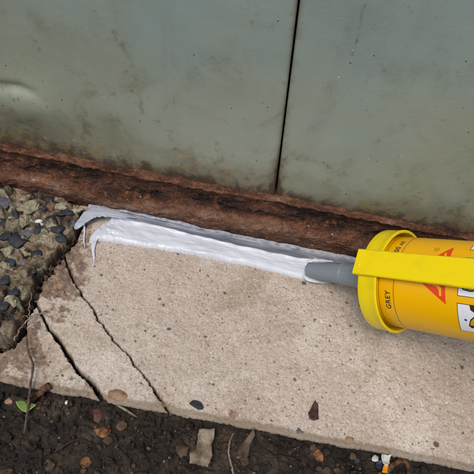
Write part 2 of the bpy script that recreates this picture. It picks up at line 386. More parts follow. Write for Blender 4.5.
c = M('fresh_leaf', 0.38, 0.5); c.color(c.ramp(c.noise(260, 3), [(0.3, (0.11, 0.21, 0.03)), (0.7, (0.20, 0.33, 0.07))]))
c.b.inputs['Subsurface Weight'].default_value = 0.15; c.b.inputs['Subsurface Radius'].default_value = (0.001, 0.002, 0.0005); MAT_LEAF = c.m

# ------------------------------------------------------------------ pavement slab (with its two cracks and broken corner)
EDGE_Y = -0.1203
STEP = 0.0004
X = coords(-0.168, 0.168, STEP, -1.3, 1.3)
Yt = coords(EDGE_Y, 0.010, STEP, EDGE_Y, 0.010)
ndrop = 34
crackA = xy([(30, 292), (37, 304), (45, 321), (54, 334), (63, 346), (71, 359), (79, 371), (89, 379), (97, 390), (103, 399), (106, 406)])
crackB = xy([(62, 244), (66, 262), (74, 281), (83, 296), (93, 308), (99, 320), (108, 332), (116, 343), (127, 353), (136, 366), (147, 378), (156, 393), (164, 404), (170, 414)])
lump_poly = xy([(-400, 60), (0, 183), (40, 190), (70, 200), (84, 208), (80, 222), (72, 238), (56, 258), (38, 280), (28, 304), (20, 330), (4, 346), (-60, 352), (-400, 340)], 0.003)
XX, YY = np.meshgrid(X, Yt, indexing='ij')
wob = 0.0007 * gn(XX * 260, YY * 260, 3) + 0.0004 * gn(XX * 800, YY * 800, 4)
wob2 = 0.0007 * gn(XX * 260 + 50, YY * 260, 5) + 0.0004 * gn(XX * 800, YY * 800 + 9, 6)
dA, pA = seg_dist(XX + wob, YY + wob2, crackA); dB, pB = seg_dist(XX + wob, YY + wob2, crackB)
wA = 0.00035 + 0.0012 * sstep(0.05, 0.5, pA) * (0.75 + 0.5 * gn(pA * 14, pA * 0, 8))
wB = 0.00036 + 0.00022 * gn(pB * 16, pB * 0, 11) + 0.0002 * sstep(0.6, 1, pB)
gA = 1 - sstep(wA * 0.7, wA + 0.0002, dA); gB = 1 - sstep(wB * 0.5, wB + 0.00030, dB)
sl_ = poly_sd(XX + 3.0 * wob + 0.0020 * gn(XX * 90, YY * 90, 12), YY + 3.0 * wob2, lump_poly)
gap = 1 - sstep(0.0000, 0.0022, sl_)
Z = 0.00055 * fbm(XX * 45, YY * 45, 20, 3) + 0.00022 * fbm(XX * 260, YY * 260, 21, 3) + 0.00010 * gn(XX * 1100, YY * 1100, 22)
f1, f2, cid = worley(XX * 330, YY * 330, 24)
Z -= 0.0006 * (cid > 0.90) * (1 - sstep(0.12, 0.34, f1))
f1, f2, cid = worley(XX * 700, YY * 700, 27)
Z += 0.00022 * (cid > 0.72) * (1 - sstep(0.1, 0.5, f1))
Z -= 0.0085 * gA + 0.0065 * gB
Z -= 0.0016 * (1 - sstep(0.0, 0.010, np.minimum(dA, 9))) * 0.45
# left fragment sits a little lower, with a spalled hollow beside the broken lump
leftside = poly_sd(XX, YY, xy([(-400, 260), (30, 292), (37, 304), (54, 334), (79, 371), (103, 399), (106, 420), (-400, 420)]))
Z -= 0.0012 * (1 - sstep(-0.003, 0.001, leftside))
hollow = poly_sd(XX + 4 * wob, YY + 4 * wob2, xy([(84, 214), (82, 228), (78, 246), (72, 262), (80, 285), (66, 296), (48, 290), (38, 300), (22, 330), (14, 344), (0, 346), (-40, 330), (30, 250), (60, 220)]))
hol = 1 - sstep(-0.0045, 0.0015, hollow)
Z -= hol * (0.0022 + 0.0014 * fbm(XX * 130, YY * 130, 31, 4))
Z -= (0.0085 + 0.0025 * gn(XX * 200, YY * 200, 39)) * gap
edge_w = 0.0008 * fbm(X * 40, X * 0, 33, 5) + 0.0004 * gn(X * 600, X * 0, 34)
# round the arris
ed = YY - EDGE_Y
rr = 0.0014 + 0.0009 * fbm(XX * 70, YY * 0, 35, 3)
Z -= np.where(ed < rr, rr * (1 - np.sqrt(np.clip(1 - ((rr - ed) / rr) ** 2, 0, 1))), 0) * 0.9
YS = YY + edge_w[:, None] * (1 - sstep(0, 0.012, ed))
Pt = np.stack([XX, YS, Z], -1)
# the front face dropping into the soil
dz = np.linspace(0, 0.05, ndrop + 1)[1:]
PX = np.repeat(X[:, None], ndrop, 1); PZ = Pt[:, :1, 2] - dz[None]
PY = Pt[:, :1, 1] - 0.0006 - 0.0012 * fbm(PX * 160, PZ * 160, 37, 4) * np.minimum(1, dz / 0.003)[None] + 0.75 * dz[None]
front = np.stack([PX, PY, PZ], -1)[:, ::-1]
P = np.concatenate([front, Pt], 1)
stain_shade_s = np.zeros(XX.shape)
def blob(pp, wdt, amt, z=0.0):
    global stain_shade_s
    sd = poly_sd(XX + 4 * wob, YY + 4 * wob2, xy(pp, z)); stain_shade_s = np.maximum(stain_shade_s, amt * (1 - sstep(-wdt, wdt, sd)))
blob([(86, 216), (82, 232), (79, 248), (70, 258), (78, 282), (62, 296), (40, 300), (20, 270), (60, 220)], 0.004, 0.80)
blob([(44, 288), (60, 286), (82, 300), (74, 304), (54, 300)], 0.003, 0.62)
blob([(10, 318), (24, 330), (40, 318), (38, 345), (20, 358), (-20, 362), (-60, 345)], 0.004, 0.9)
blob([(46, 330), (60, 350), (55, 362), (44, 345)], 0.003, 0.3)
blob([(-200, 345), (30, 355), (60, 375), (90, 392), (110, 405), (-200, 400)], 0.006, 0.44)
blob([(84, 214), (100, 230), (104, 252), (98, 272), (84, 268), (78, 246)], 0.006, 0.50)
blob([(40, 288), (60, 298), (90, 306), (72, 322), (50, 330), (38, 310)], 0.006, 0.52)
blob([(84, 214), (92, 224), (92, 262), (88, 300), (64, 300), (56, 262), (76, 236)], 0.005, 0.58)
blob([(-60, 340), (20, 335), (36, 318), (50, 345), (60, 372), (-100, 395)], 0.008, 0.62)
blob([(60, 350), (84, 372), (104, 392), (96, 402), (70, 392), (50, 362)], 0.004, 0.46)
blob([(320, 270), (420, 300), (520, 340), (560, 300), (420, 250)], 0.012, 0.42)  # soft shade under the gun, painted in along with the stains
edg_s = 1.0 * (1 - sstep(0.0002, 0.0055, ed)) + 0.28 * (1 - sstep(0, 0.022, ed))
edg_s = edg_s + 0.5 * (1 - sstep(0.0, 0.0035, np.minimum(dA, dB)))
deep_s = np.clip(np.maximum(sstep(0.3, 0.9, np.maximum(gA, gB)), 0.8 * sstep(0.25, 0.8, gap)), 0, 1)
ex = lambda A, v: np.concatenate([np.full((len(X), ndrop), 0.0) + v, A], 1)
grid('pavement', P, MAT_CONC, attrs={'stain_shade': ex(stain_shade_s, 0.1), 'edge': ex(edg_s, 0.95), 'deep': ex(deep_s, np.linspace(0.95, 0.45, ndrop)[None])})
tag(bpy.data.objects['pavement'], 'pale beige rough concrete slab with two cracks at its left end', kind='structure')

# ------------------------------------------------------------------ soil
X2 = coords(-0.150, 0.150, 0.00045, -1.6, 1.6); Y2 = coords(-0.205, EDGE_Y + 0.004, 0.00045, -1.6, EDGE_Y + 0.004)
XX, YY = np.meshgrid(X2, Y2, indexing='ij')
f1, f2, cid = worley(XX * 150 + gn(XX * 90, YY * 90, 41), YY * 150 + gn(XX * 90, YY * 90, 42), 43)
g1, g2, gid = worley(XX * 420, YY * 420, 44)
ZS = -0.0065 + 0.0026 * fbm(XX * 35, YY * 35, 45, 4) + 0.0030 * (cid) * (1 - sstep(0, 0.6, f1)) + 0.0010 * gid * (1 - sstep(0.05, 0.6, g1)) + 0.0005 * fbm(XX * 500, YY * 500, 47, 3)
ZS += 0.004 * (1 - sstep(0, 0.02, YY - EDGE_Y + 0.012)) * 0 - 0.10 * np.clip(-YY - 0.24, 0, 1) * 0
def soil_z(x, y):
    x = np.array([x]); y = np.array([y])
    return float((-0.0065 + 0.0026 * fbm(x * 35, y * 35, 45, 4))[0])
grid('soil', np.stack([XX, YY, ZS], -1), MAT_SOIL)
tag(bpy.data.objects['soil'], 'dark crumbly garden soil below the slab edge', kind='structure')

# crumbs of soil: uncountable, one object
ico = bmesh.new(); bmesh.ops.create_icosphere(ico, subdivisions=2, radius=1); iv = np.array([v.co[:] for v in ico.verts]); ifc = np.array([[v.index for v in f.verts] for f in ico.faces]); ico.free()
def crumbs(name, spots, mat, label, cat, flat=1.0):
    V = []; T = []; rnd = np.random.RandomState(5)
    for k, (x, y, z, r) in enumerate(spots):
        s = r * (0.6 + 0.8 * rnd.rand(3)); q = iv * (1 + 0.28 * rnd.randn(len(iv), 1).clip(-1.3, 1.3)); q = q * s * (1, 1, flat)
        a = rnd.rand() * 6.28; ca, sa = math.cos(a), math.sin(a)
        q = np.stack([q[:, 0] * ca - q[:, 1] * sa, q[:, 0] * sa + q[:, 1] * ca, q[:, 2]], 1) + (x, y, z)
        V.append(q); T.append(ifc + k * len(iv))
    V = np.concatenate(V); T = np.concatenate(T)
    me = bpy.data.meshes.new(name); me.from_pydata(V.tolist(), [], T.tolist()); me.update()
    o = link(name, me, mat); tag(o, label, cat, kind='stuff'); return o
rs = np.random.RandomState(3); sp = []
for _ in range(2600):
    x = rs.uniform(-0.15, 0.14); y = rs.uniform(-0.2, EDGE_Y - 0.002); sp.append((x, y, soil_z(x, y) + 0.0012, 0.0004 + 0.0016 * rs.rand() ** 3.5))
crumbs('soil_crumbs', sp, MAT_SOIL, 'loose dark crumbs scattered over the soil', 'soil crumbs')
crev = []
GRIT = plain('pale_grit', (0.22, 0.17, 0.13), 0.8, 0.3, 0.3, 900)
sp = []
for _ in range(150):
    x = rs.uniform(-0.15, 0.14); y = EDGE_Y - 0.002 - 0.07 * rs.rand() ** 1.5; sp.append((x, y, soil_z(x, y) + 0.0018, 0.0002 + 0.0007 * rs.rand() ** 3))
for _ in range(240):
    k = rs.rand(); a_ = [(84, 210), (80, 224), (70, 238), (54, 258), (36, 282), (26, 306), (16, 330), (4, 344), (-20, 350)]
    q_ = k * (len(a_) - 1); i_ = int(q_); f_ = q_ - i_; pt = on_z(a_[i_][0] * (1 - f_) + a_[min(i_ + 1, 8)][0] * f_, a_[i_][1] * (1 - f_) + a_[min(i_ + 1, 8)][1] * f_, 0)
    crev.append((pt.x + rs.randn() * 0.0016, pt.y + rs.randn() * 0.0016, -0.0030 + 0.001 * rs.randn(), 0.0005 + 0.0014 * rs.rand() ** 2))
for _ in range(330):
    x = rs.uniform(-0.15, 0.15); y = rs.uniform(EDGE_Y + 0.004, -0.02); sp.append((x, y, 0.0001, 0.00022 + 0.0003 * rs.rand() ** 2))
CREV = plain('brown_dirt', (0.075, 0.048, 0.030), 0.85, 0.3, 0.35, 500, 0.0005)
crumbs('crevice_dirt', crev, CREV, 'brown dirt crumbs filling the gap between broken lump and slab', 'dirt crumbs')
crumbs('loose_grit', sp, GRIT, 'fine pale grit specks lying on slab and soil', 'grit')

# ------------------------------------------------------------------ rusty base rail
prof = [(4, -8), (2.5, -2), (1.0, 3), (-0.5, 8), (-1.8, 12), (-2.4, 16), (-1.6, 19.5), (0.6, 22), (2.6, 24.5), (3.8, 28), (4.0, 32), (3.9, 36), (3.5, 40), (2.9, 43.0), (1.6, 44.0), (0.9, 44.9), (1.1, 45.8), (2.0, 46.3), (6, 46.2), (14, 46)]
prof = [(a, b if b < 14 else 14 + (b - 14) * 0.735) for a, b in prof]
pp = smooth_path([(0, a / 1000, b / 1000) for a, b in prof], 9)
pp = np.array([p[:] for p in pp]); sarc = np.concatenate([[0], np.cumsum(np.linalg.norm(np.diff(pp, axis=0), axis=1))])
ts = np.arange(0, sarc[-1], 0.00045)
py_ = np.interp(ts, sarc, pp[:, 1]); pz_ = np.interp(ts, sarc, pp[:, 2])
ty = np.gradient(py_); tz = np.gradient(pz_); ln = np.hypot(ty, tz); ny, nz = -tz / ln, ty / ln
XR = coords(-0.19, 0.19, 0.0006, -1.3, 1.3)
XX, SS = np.meshgrid(XR, ts, indexing='ij')
warp = 0.004 * gn(XX * 25, SS * 0, 52)
f1, f2, cid = worley((XX) * 120, (SS + warp) * 260, 53)
g1, g2, gid = worley(XX * 330, SS * 420, 54)
D = 0.0011 * fbm(XX * 75, SS * 120, 50, 5, 0.62) + 0.0005 * fbm(XX * 260, SS * 420, 51, 3) + 0.0009 * cid * (1 - sstep(0.1, 0.75, f1)) - 0.0005 * (gid > 0.7) * (1 - sstep(0, 0.5, g1))
chan = np.exp(-((SS - np.interp(0.014 + 0.0125 * 0.735, pz_, ts) - 0.0012 * gn(XX * 30, SS * 0, 61)) / 0.0042) ** 2)
D = D * (0.8 + 0.9 * chan)
sway_z = 0.0011 * fbm(XX * 9, SS * 0, 57, 2); sway_y = 0.0012 * fbm(XX * 11, SS * 0 + 4, 58, 2)
PY = py_[None] + ny[None] * D + sway_y; PZ = pz_[None] + nz[None] * D + sway_z
zp = np.where(pz_ < 0.014, pz_, 0.014 + (pz_ - 0.014) / 0.735); ridge = np.exp(-((zp - 0.015) / 0.007) ** 2)
upper = sstep(0.019, 0.026, zp) * (1 - sstep(0.0445, 0.0462, zp))
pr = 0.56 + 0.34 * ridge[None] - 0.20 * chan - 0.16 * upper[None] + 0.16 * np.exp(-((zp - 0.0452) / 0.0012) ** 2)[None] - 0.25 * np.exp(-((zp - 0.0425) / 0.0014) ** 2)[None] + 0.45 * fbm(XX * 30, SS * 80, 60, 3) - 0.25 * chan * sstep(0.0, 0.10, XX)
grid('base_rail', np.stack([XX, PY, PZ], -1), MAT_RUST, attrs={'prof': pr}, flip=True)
tag(bpy.data.objects['base_rail'], 'rusty brown steel rail running along the foot of the green wall', 'rail')

# ------------------------------------------------------------------ cladding panels
YW = 0.0055
s_top = on_y(299, 0, YW); s_bot = on_y(275.5, 193, YW)
slope = (s_top.x - s_bot.x) / (s_top.z - s_bot.z)
def seam_x(z): return s_bot.x + slope * (z - s_bot.z)
GAP = 0.0009; TOPZ = 0.9; BOTZ = 0.0366
def panel(side, label):
    zc = coords(BOTZ, 0.20, 0.0007, BOTZ, TOPZ, 20)
    if side < 0: uc = coords(-0.20, 0.0, 0.0008, -0.85, 0.0)
    else: uc = coords(0.0, 0.20, 0.0008, 0.0, 0.85)
    # u: offset from the seam
    UU, ZZ = np.meshgrid(uc, zc, indexing='ij')
    if side < 0: UU = UU - GAP / 2
    else: UU = UU + GAP / 2
    XX = UU + seam_x(ZZ) * 1.0
    Yp = YW + 0.0011 * fbm(XX * 9, ZZ * 9, 70 + side, 3) + 0.00018 * gn(XX * 60, ZZ * 60, 72)
    edge_off = np.abs(UU) - GAP / 2
    Yp = Yp + 0.0013 * (1 - np.sqrt(np.clip(1 - (1 - np.clip(edge_off / 0.0011, 0, 1)) ** 2, 0, 1)))   # rolled edge
    mark = np.zeros(XX.shape)
    def mk(pts, wd, amt):
        nonlocal mark
        q = [tuple((on_y(a, b, YW).x, on_y(a, b, YW).z)) for a, b in pts]
        d, p_ = seg_dist(XX + 0.0015 * gn(XX * 120, ZZ * 120, 74), ZZ, q)
        mark = np.maximum(mark, amt * np.exp(-(d / wd) ** 2))
    if side < 0:
        dc = on_y(22, 104, YW); dx = (XX - dc.x); dz_ = (ZZ - dc.z)
        Yp = Yp - 0.0040 * np.exp(-((dx / 0.022) ** 2 + (dz_ / 0.013) ** 2))
        q = [tuple((on_y(a, b, YW).x, on_y(a, b, YW).z)) for a, b in [(-30, 80), (2, 85), (20, 87), (34, 92), (46, 101)]]
        d, p_ = seg_dist(XX, ZZ, q)
        Yp = Yp + 0.0020 * np.exp(-(d / 0.0030) ** 2) * (1 - 0.8 * sstep(0.45, 0.95, p_))
        mk([(118, 34), (131, 62), (137, 84), (140, 110)], 0.0034, 0.62)
        mk([(-10, 84), (8, 88)], 0.0025, 0.7)  # dark shading left of the dent, painted on
        mk([(30, 36), (40, 50)], 0.002, 0.6)
        mk([(60, 62), (90, 85), (118, 97)], 0.004, 0.42)
        mk([(150, 118), (175, 140)], 0.004, 0.5)
        mk([(0, 128), (60, 146), (120, 160)], 0.0045, 0.55)
    else:
        mk([(371, -10), (361, 24), (352, 58)], 0.0011, 0.75)
        mk([(296, 60), (289, 120), (284, 180)], 0.0022, 0.5)  # shadow from the left panel's edge, painted along the seam
        mk([(395, 170), (420, 205)], 0.005, 0.35)
        mk([(300, 196), (360, 212), (440, 226)], 0.004, 0.45)
    low = np.clip(1 - (ZZ - BOTZ) / (0.030 + 0.012 * (side < 0)), 0, 1) ** 1.1 + 0.55 * np.exp(-(edge_off / 0.0028) ** 2)
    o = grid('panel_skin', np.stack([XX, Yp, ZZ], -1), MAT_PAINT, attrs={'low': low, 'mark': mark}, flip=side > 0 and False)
    o.name = 'cladding_panel'
    tag(o, label, 'wall panel')
    # folded return along the seam, part of the same sheet
    me = o.data; bm = bmesh.new(); bm.from_mesh(me); bm.verts.ensure_lookup_table()
    n, m = XX.shape; row = (n - 1) if side < 0 else 0
    lowl = bm.verts.layers.float.get('low'); mkl = bm.verts.layers.float.get('mark')
    prev = None; vrow = [bm.verts[row * m + j] for j in range(m)]
    for j in range(m):
        v = vrow[j]; a = bm.verts.new(v.co + Vector((0.0002 * side, 0.014, 0))); a[lowl] = 1.0
        if prev: bm.faces.new((prev[0], v, a, prev[1]))
        prev = (v, a)
    bmesh.ops.recalc_face_normals(bm, faces=bm.faces)
    for f in bm.faces: f.smooth = True
    bm.to_mesh(me); bm.free()
    return o
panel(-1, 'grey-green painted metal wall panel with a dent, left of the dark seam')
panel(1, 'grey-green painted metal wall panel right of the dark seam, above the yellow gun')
bm = bmesh.new()
def box_into(bm, x0, x1, y0, y1, z0, z1):
    v = [bm.verts.new((x, y, z)) for x in (x0, x1) for y in (y0, y1) for z in (z0, z1)]
    for f in ((0, 1, 3, 2), (4, 6, 7, 5), (0, 4, 5, 1), (2, 3, 7, 6), (0, 2, 6, 4), (1, 5, 7, 3)): bm.faces.new([v[i] for i in f])
box_into(bm, -1.3, 1.3, 0.024, 0.06, -0.05, TOPZ); o = from_bm('wall', bm, MAT_VOID, smooth=False)
tag(o, 'dark wall core seen only through the seam between the panels', kind='structure')

# ------------------------------------------------------------------ rubble lump
XL = coords(-0.165, -0.070, 0.0004, -0.5, -0.070); YL = coords(-0.114, 0.006, 0.0004, -0.114, 0.006)
XX, YY = np.meshgrid(XL, YL, indexing='ij')
wx = 0.0022 * gn(XX * 110, YY * 110, 80) + 0.0008 * gn(XX * 420, YY * 420, 78); wy = 0.0022 * gn(XX * 110, YY * 110, 81)
sd = poly_sd(XX + wx, YY + wy, lump_poly)
top = 1 - sstep(-0.0028, 0.0010, sd)
f1, f2, cid = worley((XX + wx) * 115, (YY + wy) * 115, 83)
g1, g2, gid = worley((XX + wy) * 260, (YY + wx) * 260, 84)
bord = f2 - f1; gb = g2 - g1
ZL = -0.014 + top * (0.0165 + 0.0042 * (cid - 0.3) + 0.0022 * fbm(XX * 60, YY * 60, 88, 3) + 0.0022 * sstep(0, 0.40, bord) + 0.0004 * sstep(0, 0.3, gb) * (0.5 + gid) + 0.0015 * fbm(XX * 190, YY * 190, 85, 5, 0.6))
ZL += 0.0035 * top * sstep(-0.12, -0.16, XX)
dirt = np.clip((1 - sstep(0.02, 0.16, bord)) * 0.30 + (1 - sstep(0.3, 0.9, top)) * 0.9 + 0.75 * fbm(XX * 75, YY * 75, 86, 3) + 0.5 * np.exp(-((YY - 0.002) / 0.006) ** 2) + 0.35 * sstep(-0.03, -0.06, YY) + 0.22 * gn(XX * 300, YY * 300, 89), 0, 1)
lump = empty('concrete_lump', (-0.13, -0.03, 0.0))
Pl = np.stack([XX + 0.13, YY + 0.03, ZL], -1)
grid('mortar', Pl, MAT_RUB, lump, attrs={'dirt': dirt})
tag(lump, 'crumbling khaki concrete lump studded with dark stones at left under the rail', 'concrete lump')
def lump_z(x, y):
    i = min(max(int(np.searchsorted(XL, x)), 0), len(XL) - 1); j = min(max(int(np.searchsorted(YL, y)), 0), len(YL) - 1)
    return float(ZL[i, j])

# ------------------------------------------------------------------ stones
def stone_bm(sx, sy, sz, seed, cuts=7, rough=0.10, sub=3):
    bm = bmesh.new(); bmesh.ops.create_icosphere(bm, subdivisions=sub, radius=1); rnd = random.Random(seed)
    dirs = []
    for _ in range(cuts):
        d = Vector((rnd.gauss(0, 1), rnd.gauss(0, 1), rnd.gauss(0, 1))).normalized(); dirs.append((d, rnd.uniform(0.5, 0.85)))
    for v in bm.verts:
        p = v.co.copy()
        p *= 1 + rough * mnoise.noise(p * 1.6 + Vector((seed * 3.1, 0, 0)))*2 + rough * 0.4 * mnoise.noise(p * 5 + Vector((seed, 7, 0)))
        for d, k in dirs:
            e = p.dot(d)
            if e > k: p -= d * (e - k) * 0.92
        v.co = Vector((p.x * sx, p.y * sy, p.z * sz))
    return bm
def stone(name, pxy, size_px, z, mat, seed, rot=0.0, cuts=7, flat=0.6, parent=None, label=None, cat=None, group=None, lift=0.0, tilt=0.0, rough=0.10, sc=1.0):
    c0 = on_z(pxy[0], pxy[1], z); k = (c0 - CAM).dot(Fv) / FPX
    a, b = size_px[0] * k / 2 * sc, size_px[1] * k / 2 / 0.80 * sc
    bm = stone_bm(a * 1.12, b * 1.12, min(a, b) * flat * 1.2, seed, cuts, rough)
    o = from_bm(name, bm, mat); autosmooth(o, 28)
    o.rotation_euler = (tilt, 0, R_(rot)); o.location = c0 + Vector((0, 0, lift))
    if parent is not None: o.location = o.location - parent.location; o.parent = parent
    tag(o, label, cat, group); return o
# dark aggregate in the lump
agg = [((3, 202), (11, 10), 20), ((14, 211), (5, 14), 35), ((3, 224), (10, 8), 0), ((6, 235), (10, 9), 10), ((19, 241), (16, 10), -10),
       ((29, 232), (7, 15), -25), ((37, 229), (6, 8), 10), ((57, 229), (10, 7), 30), ((52, 219), (10, 6), -20), ((66, 213), (12, 6), 10), ((72, 223), (9, 7), 40),
       ((48, 199), (8, 5), 0), ((60, 238), (8, 7), 20), ((10, 262), (10, 7), 30), ((4, 280), (8, 7), 0), ((24, 262), (7, 5), -30), ((36, 254), (8, 6), 15),
       ((14, 292), (7, 6), 60), ((3, 306), (8, 6), 0), ((12, 318), (7, 6), 10), ((26, 204), (5, 4), 20), ((34, 212), (5, 4), 0), ((43, 208), (6, 4), 40), ((33, 271), (6, 5), 0),
       ((-12, 215), (12, 9), 0), ((-14, 250), (11, 9), 30), ((-15, 290), (10, 9), 50)]
for i, (p, s, r) in enumerate(agg):
    q = on_z(p[0], p[1], 0.006); z = lump_z(q.x, q.y)
    q = on_z(p[0], p[1], z); z = lump_z(q.x, q.y)
    stone('aggregate_stone', p, s, z, S_DARK if i % 5 else S_GREY, 100 + i, r, cuts=5, flat=0.42, parent=lump, rough=0.12, sc=1.22)
for i, (p, s, r) in enumerate([((39, 221), (7, 3.6), 15), ((41, 224), (5, 3), -10)]):
    q = on_z(p[0], p[1], 0.006); z = lump_z(q.x, q.y) + 0.001
    stone('quartz_chip', p, s, z, S_WHITE, 150 + i, r, cuts=6, flat=0.7, parent=lump)
for i, (p, s, r) in enumerate([((22, 208), (13, 9), 0), ((32, 206), (14, 10), 20), ((9, 216), (9, 8), 0), ((48, 208), (12, 7), 15), ((74, 209), (12, 6), 10), ((60, 206), (9, 6), 0), ((22, 224), (10, 7), 40),
                               ((8, 252), (14, 9), 20), ((24, 252), (11, 8), -10), ((3, 268), (12, 9), 0), ((8, 302), (13, 10), 40), ((44, 240), (12, 8), 0)]):
    q = on_z(p[0], p[1], 0.006); z = lump_z(q.x, q.y)
    stone('mortar_nodule', p, s, z - 0.0008, S_KHAKI, 170 + i, r, cuts=3, flat=0.5, parent=lump, rough=0.3, sc=1.1)

# single stones along the slab edge and on the soil
SZ = -0.006
def slab_stone(name, p, s, mat, seed, label, cat='stone', rot=0, z=0.0, **k):
    g = {'stone': 'stone chips set in the slab', 'pebble': 'loose pebbles along the slab edge'}.get(cat)
    return stone(name, p, s, z, mat, seed, rot, label=label, cat=cat, group=g, **k)
slab_stone('stone_chip', (196, 405), (14, 6.5), S_DARK, 201, 'small dark slate chip pressed into the slab edge above the pale bark chip', rot=-12, flat=0.4, z=0.0006)
slab_stone('stone_chip', (233.5, 412), (13, 11), S_PINK, 202, 'pinkish-brown chip set in the slab edge above the dead curled leaf', rot=30, flat=0.18, z=-0.0006)
slab_stone('stone_chip', (302, 430.5), (15, 6.5), S_GREY, 203, 'blue-grey chip in the slab edge just below the red-brown leaf', rot=-6, flat=0.4, z=-0.001)
slab_stone('stone_chip', (349.5, 440.5), (9, 6.5), S_TAN, 204, 'little round orange-tan pebble on the slab edge, right of the blue-grey chip', rot=0, cuts=3, z=-0.0005)
slab_stone('stone_chip', (385.5, 448.5), (9, 4), S_DARK, 205, 'tiny dark stone in the slab edge above the torn wrapper', rot=-8, z=-0.002)
slab_stone('pebble', (118, 395.5), (19, 8), S_TAN, 206, 'smooth oval tan pebble resting at the foot of the wide crack', 'pebble', rot=-4, cuts=0, flat=0.75, z=-0.0005, rough=0.05)
slab_stone('pebble', (97, 417), (13, 11), S_RED, 207, 'dark red round pebble on the soil above the orange one', 'pebble', rot=20, cuts=3, z=SZ + 0.001, flat=0.8)
slab_stone('pebble', (102.5, 431.5), (15, 13), S_ORANGE, 208, 'mottled orange-brown pebble on the soil below the dark red one', 'pebble', rot=0, cuts=4, z=SZ + 0.001, flat=0.8)
slab_stone('stone_chip', (53, 388), (14, 6), S_GREY, 209, 'flat grey stone on the slab edge at the end of the brown stick', rot=-10, z=-0.002, flat=0.5)
slab_stone('stone_chip', (163, 403.5), (7, 10), S_ORANGE, 210, 'rough orange-brown fragment at the foot of the thin crack', rot=15, z=-0.002, flat=0.5)
slab_stone('pebble', (38, 407), (8, 8), S_RED, 211, 'small rusty brown pebble on the soil beside the green leaf tip', 'pebble', rot=0, z=SZ + 0.001)
slab_stone('pebble', (10, 401), (10, 6), S_TAN, 212, 'small tan pebble at far left on the soil by the green leaf', 'pebble', rot=10, z=SZ + 0.001)
slab_stone('pebble', (318, 455), (8, 10), S_ORANGE, 213, 'small orange pebble on the soil below the blue-grey chip', 'pebble', rot=30, z=SZ + 0.001)
slab_stone('pebble', (66.5, 402.5), (4, 3), S_WHITE, 214, 'tiny white pebble on the soil left of the dark red pebble', 'pebble', rot=0, z=SZ + 0.002)
slab_stone('pebble', (88, 462), (13, 9), S_ORANGE, 215, 'dim orange-brown pebble half buried at the bottom of the soil', 'pebble', rot=20, z=SZ - 0.0005, flat=0.6)
slab_stone('pebble', (60, 447), (9, 7), S_DARK, 216, 'dark slate pebble on the soil between the green leaf and the bottom edge', 'pebble', rot=40, z=SZ)
slab_stone('pebble', (357, 462), (9, 6), S_DARK, 217, 'dark slate pebble on the soil just left of the torn wrapper', 'pebble', rot=0, z=SZ)
slab_stone('grit_fragment', (120, 406), (38, 2.2), S_TANC, 218, 'thin khaki sliver of concrete lying on the soil under the oval pebble', 'concrete sliver', rot=-22, z=-0.0025, flat=0.8, cuts=6)
slab_stone('stone_chip', (180, 331), (6, 4), S_DARK, 219, 'dark speck of stone embedded in the middle of the slab left of centre', rot=20, z=-0.0004, flat=0.3)
slab_stone('stone_chip', (153, 330), (8, 4.5), S_WHITE, 220, 'pale chip embedded in the slab between the thin crack and the dark speck', rot=10, z=-0.0006, flat=0.25)

# ------------------------------------------------------------------ flat bits: leaves, bark, wrapper
def flat_poly(name, px, z, mat, thick=0.0006, curl=0.0, noise_amp=0.0006, seed=0, parent=None, origin=None, lift=0.0, sub=0.0009, tear=0.00012):
    pts = [on_z(a, b, z) for a, b in px]
    # densify the outline and jitter it so that edges look torn
    rnd = random.Random(seed); out = []
    for i, p in enumerate(pts):
        q = pts[(i + 1) % len(pts)]; n = max(1, int((q - p).length / sub))
        for k in range(n): out.append(Vector((p.lerp(q, k / n)).xy) + Vector((rnd.gauss(0, tear), rnd.gauss(0, tear))))
    xs = [p.x for p in out]; ys = [p.y for p in out]; cx, cy = sum(xs) / len(xs), sum(ys) / len(ys)
    rad = max(max(xs) - min(xs), max(ys) - min(ys)) / 2
    pv = list(out); gx = min(xs) + sub / 2
    arr = np.array([(p.x, p.y) for p in out])
    while gx < max(xs):
        gy = min(ys) + sub / 2
        while gy < max(ys):
            if poly_sd(np.array([gx]), np.array([gy]), [tuple(a) for a in arr])[0] < -sub * 0.45: pv.append(Vector((gx, gy)))
            gy += sub
        gx += sub
    n = len(out); v, e, f, *_ = geometry.delaunay_2d_cdt(pv, [(i, (i + 1) % n) for i in range(n)], [], 1, 1e-7)
    bm = bmesh.new(); vs = []
    org = origin if origin is not None else Vector((cx, cy, z))
    for p in v:
        r2 = ((p.x - cx) ** 2 + (p.y - cy) ** 2) / rad ** 2
        zz = z + lift + curl * r2 + noise_amp * mnoise.noise(Vector((p.x * 220, p.y * 220, seed))) + noise_amp
        vs.append(bm.verts.new(Vector((p.x, p.y, zz)) - org))
    for t in f: bm.faces.new([vs[i] for i in t])
    bmesh.ops.recalc_face_normals(bm, faces=bm.faces)
    o = from_bm(name, bm, mat); o.location = org if parent is None else (0, 0, 0)
    md = o.modifiers.new('solid', 'SOLIDIFY'); md.thickness = thick; md.offset = 0
    if parent is not None: o.parent = parent
    return o
o = flat_poly('bark_chip', [(198, 432), (205, 430.5), (214, 432), (213.5, 440), (211, 447), (212, 457), (207, 469), (198, 466), (189, 465), (190, 454), (196, 450), (197, 443)], SZ + 0.002, B_CHIP, 0.0011, 0.0018, 0.0016, 1)
tag(o, 'pale torn bark chip lying on the soil below the dark slate chip', 'bark chip')
o = flat_poly('dead_leaf', [(252, 431), (254, 438), (250, 446), (248, 455), (246, 463), (240, 461.5), (237, 454), (241, 445), (247, 438)], SZ + 0.002, B_LEAF, 0.0005, 0.004, 0.0010, 2)
tag(o, 'curled brown dead leaf on the soil right of the pale bark chip', 'leaf')
o = flat_poly('dead_leaf', [(314.5, 401.5), (317.5, 404.5), (318, 412), (318.5, 419.5), (313, 421), (309, 418), (308.5, 413), (311.5, 407)], 0.0002, B_REDLEAF, 0.0005, 0.0006, 0.0005, 3)
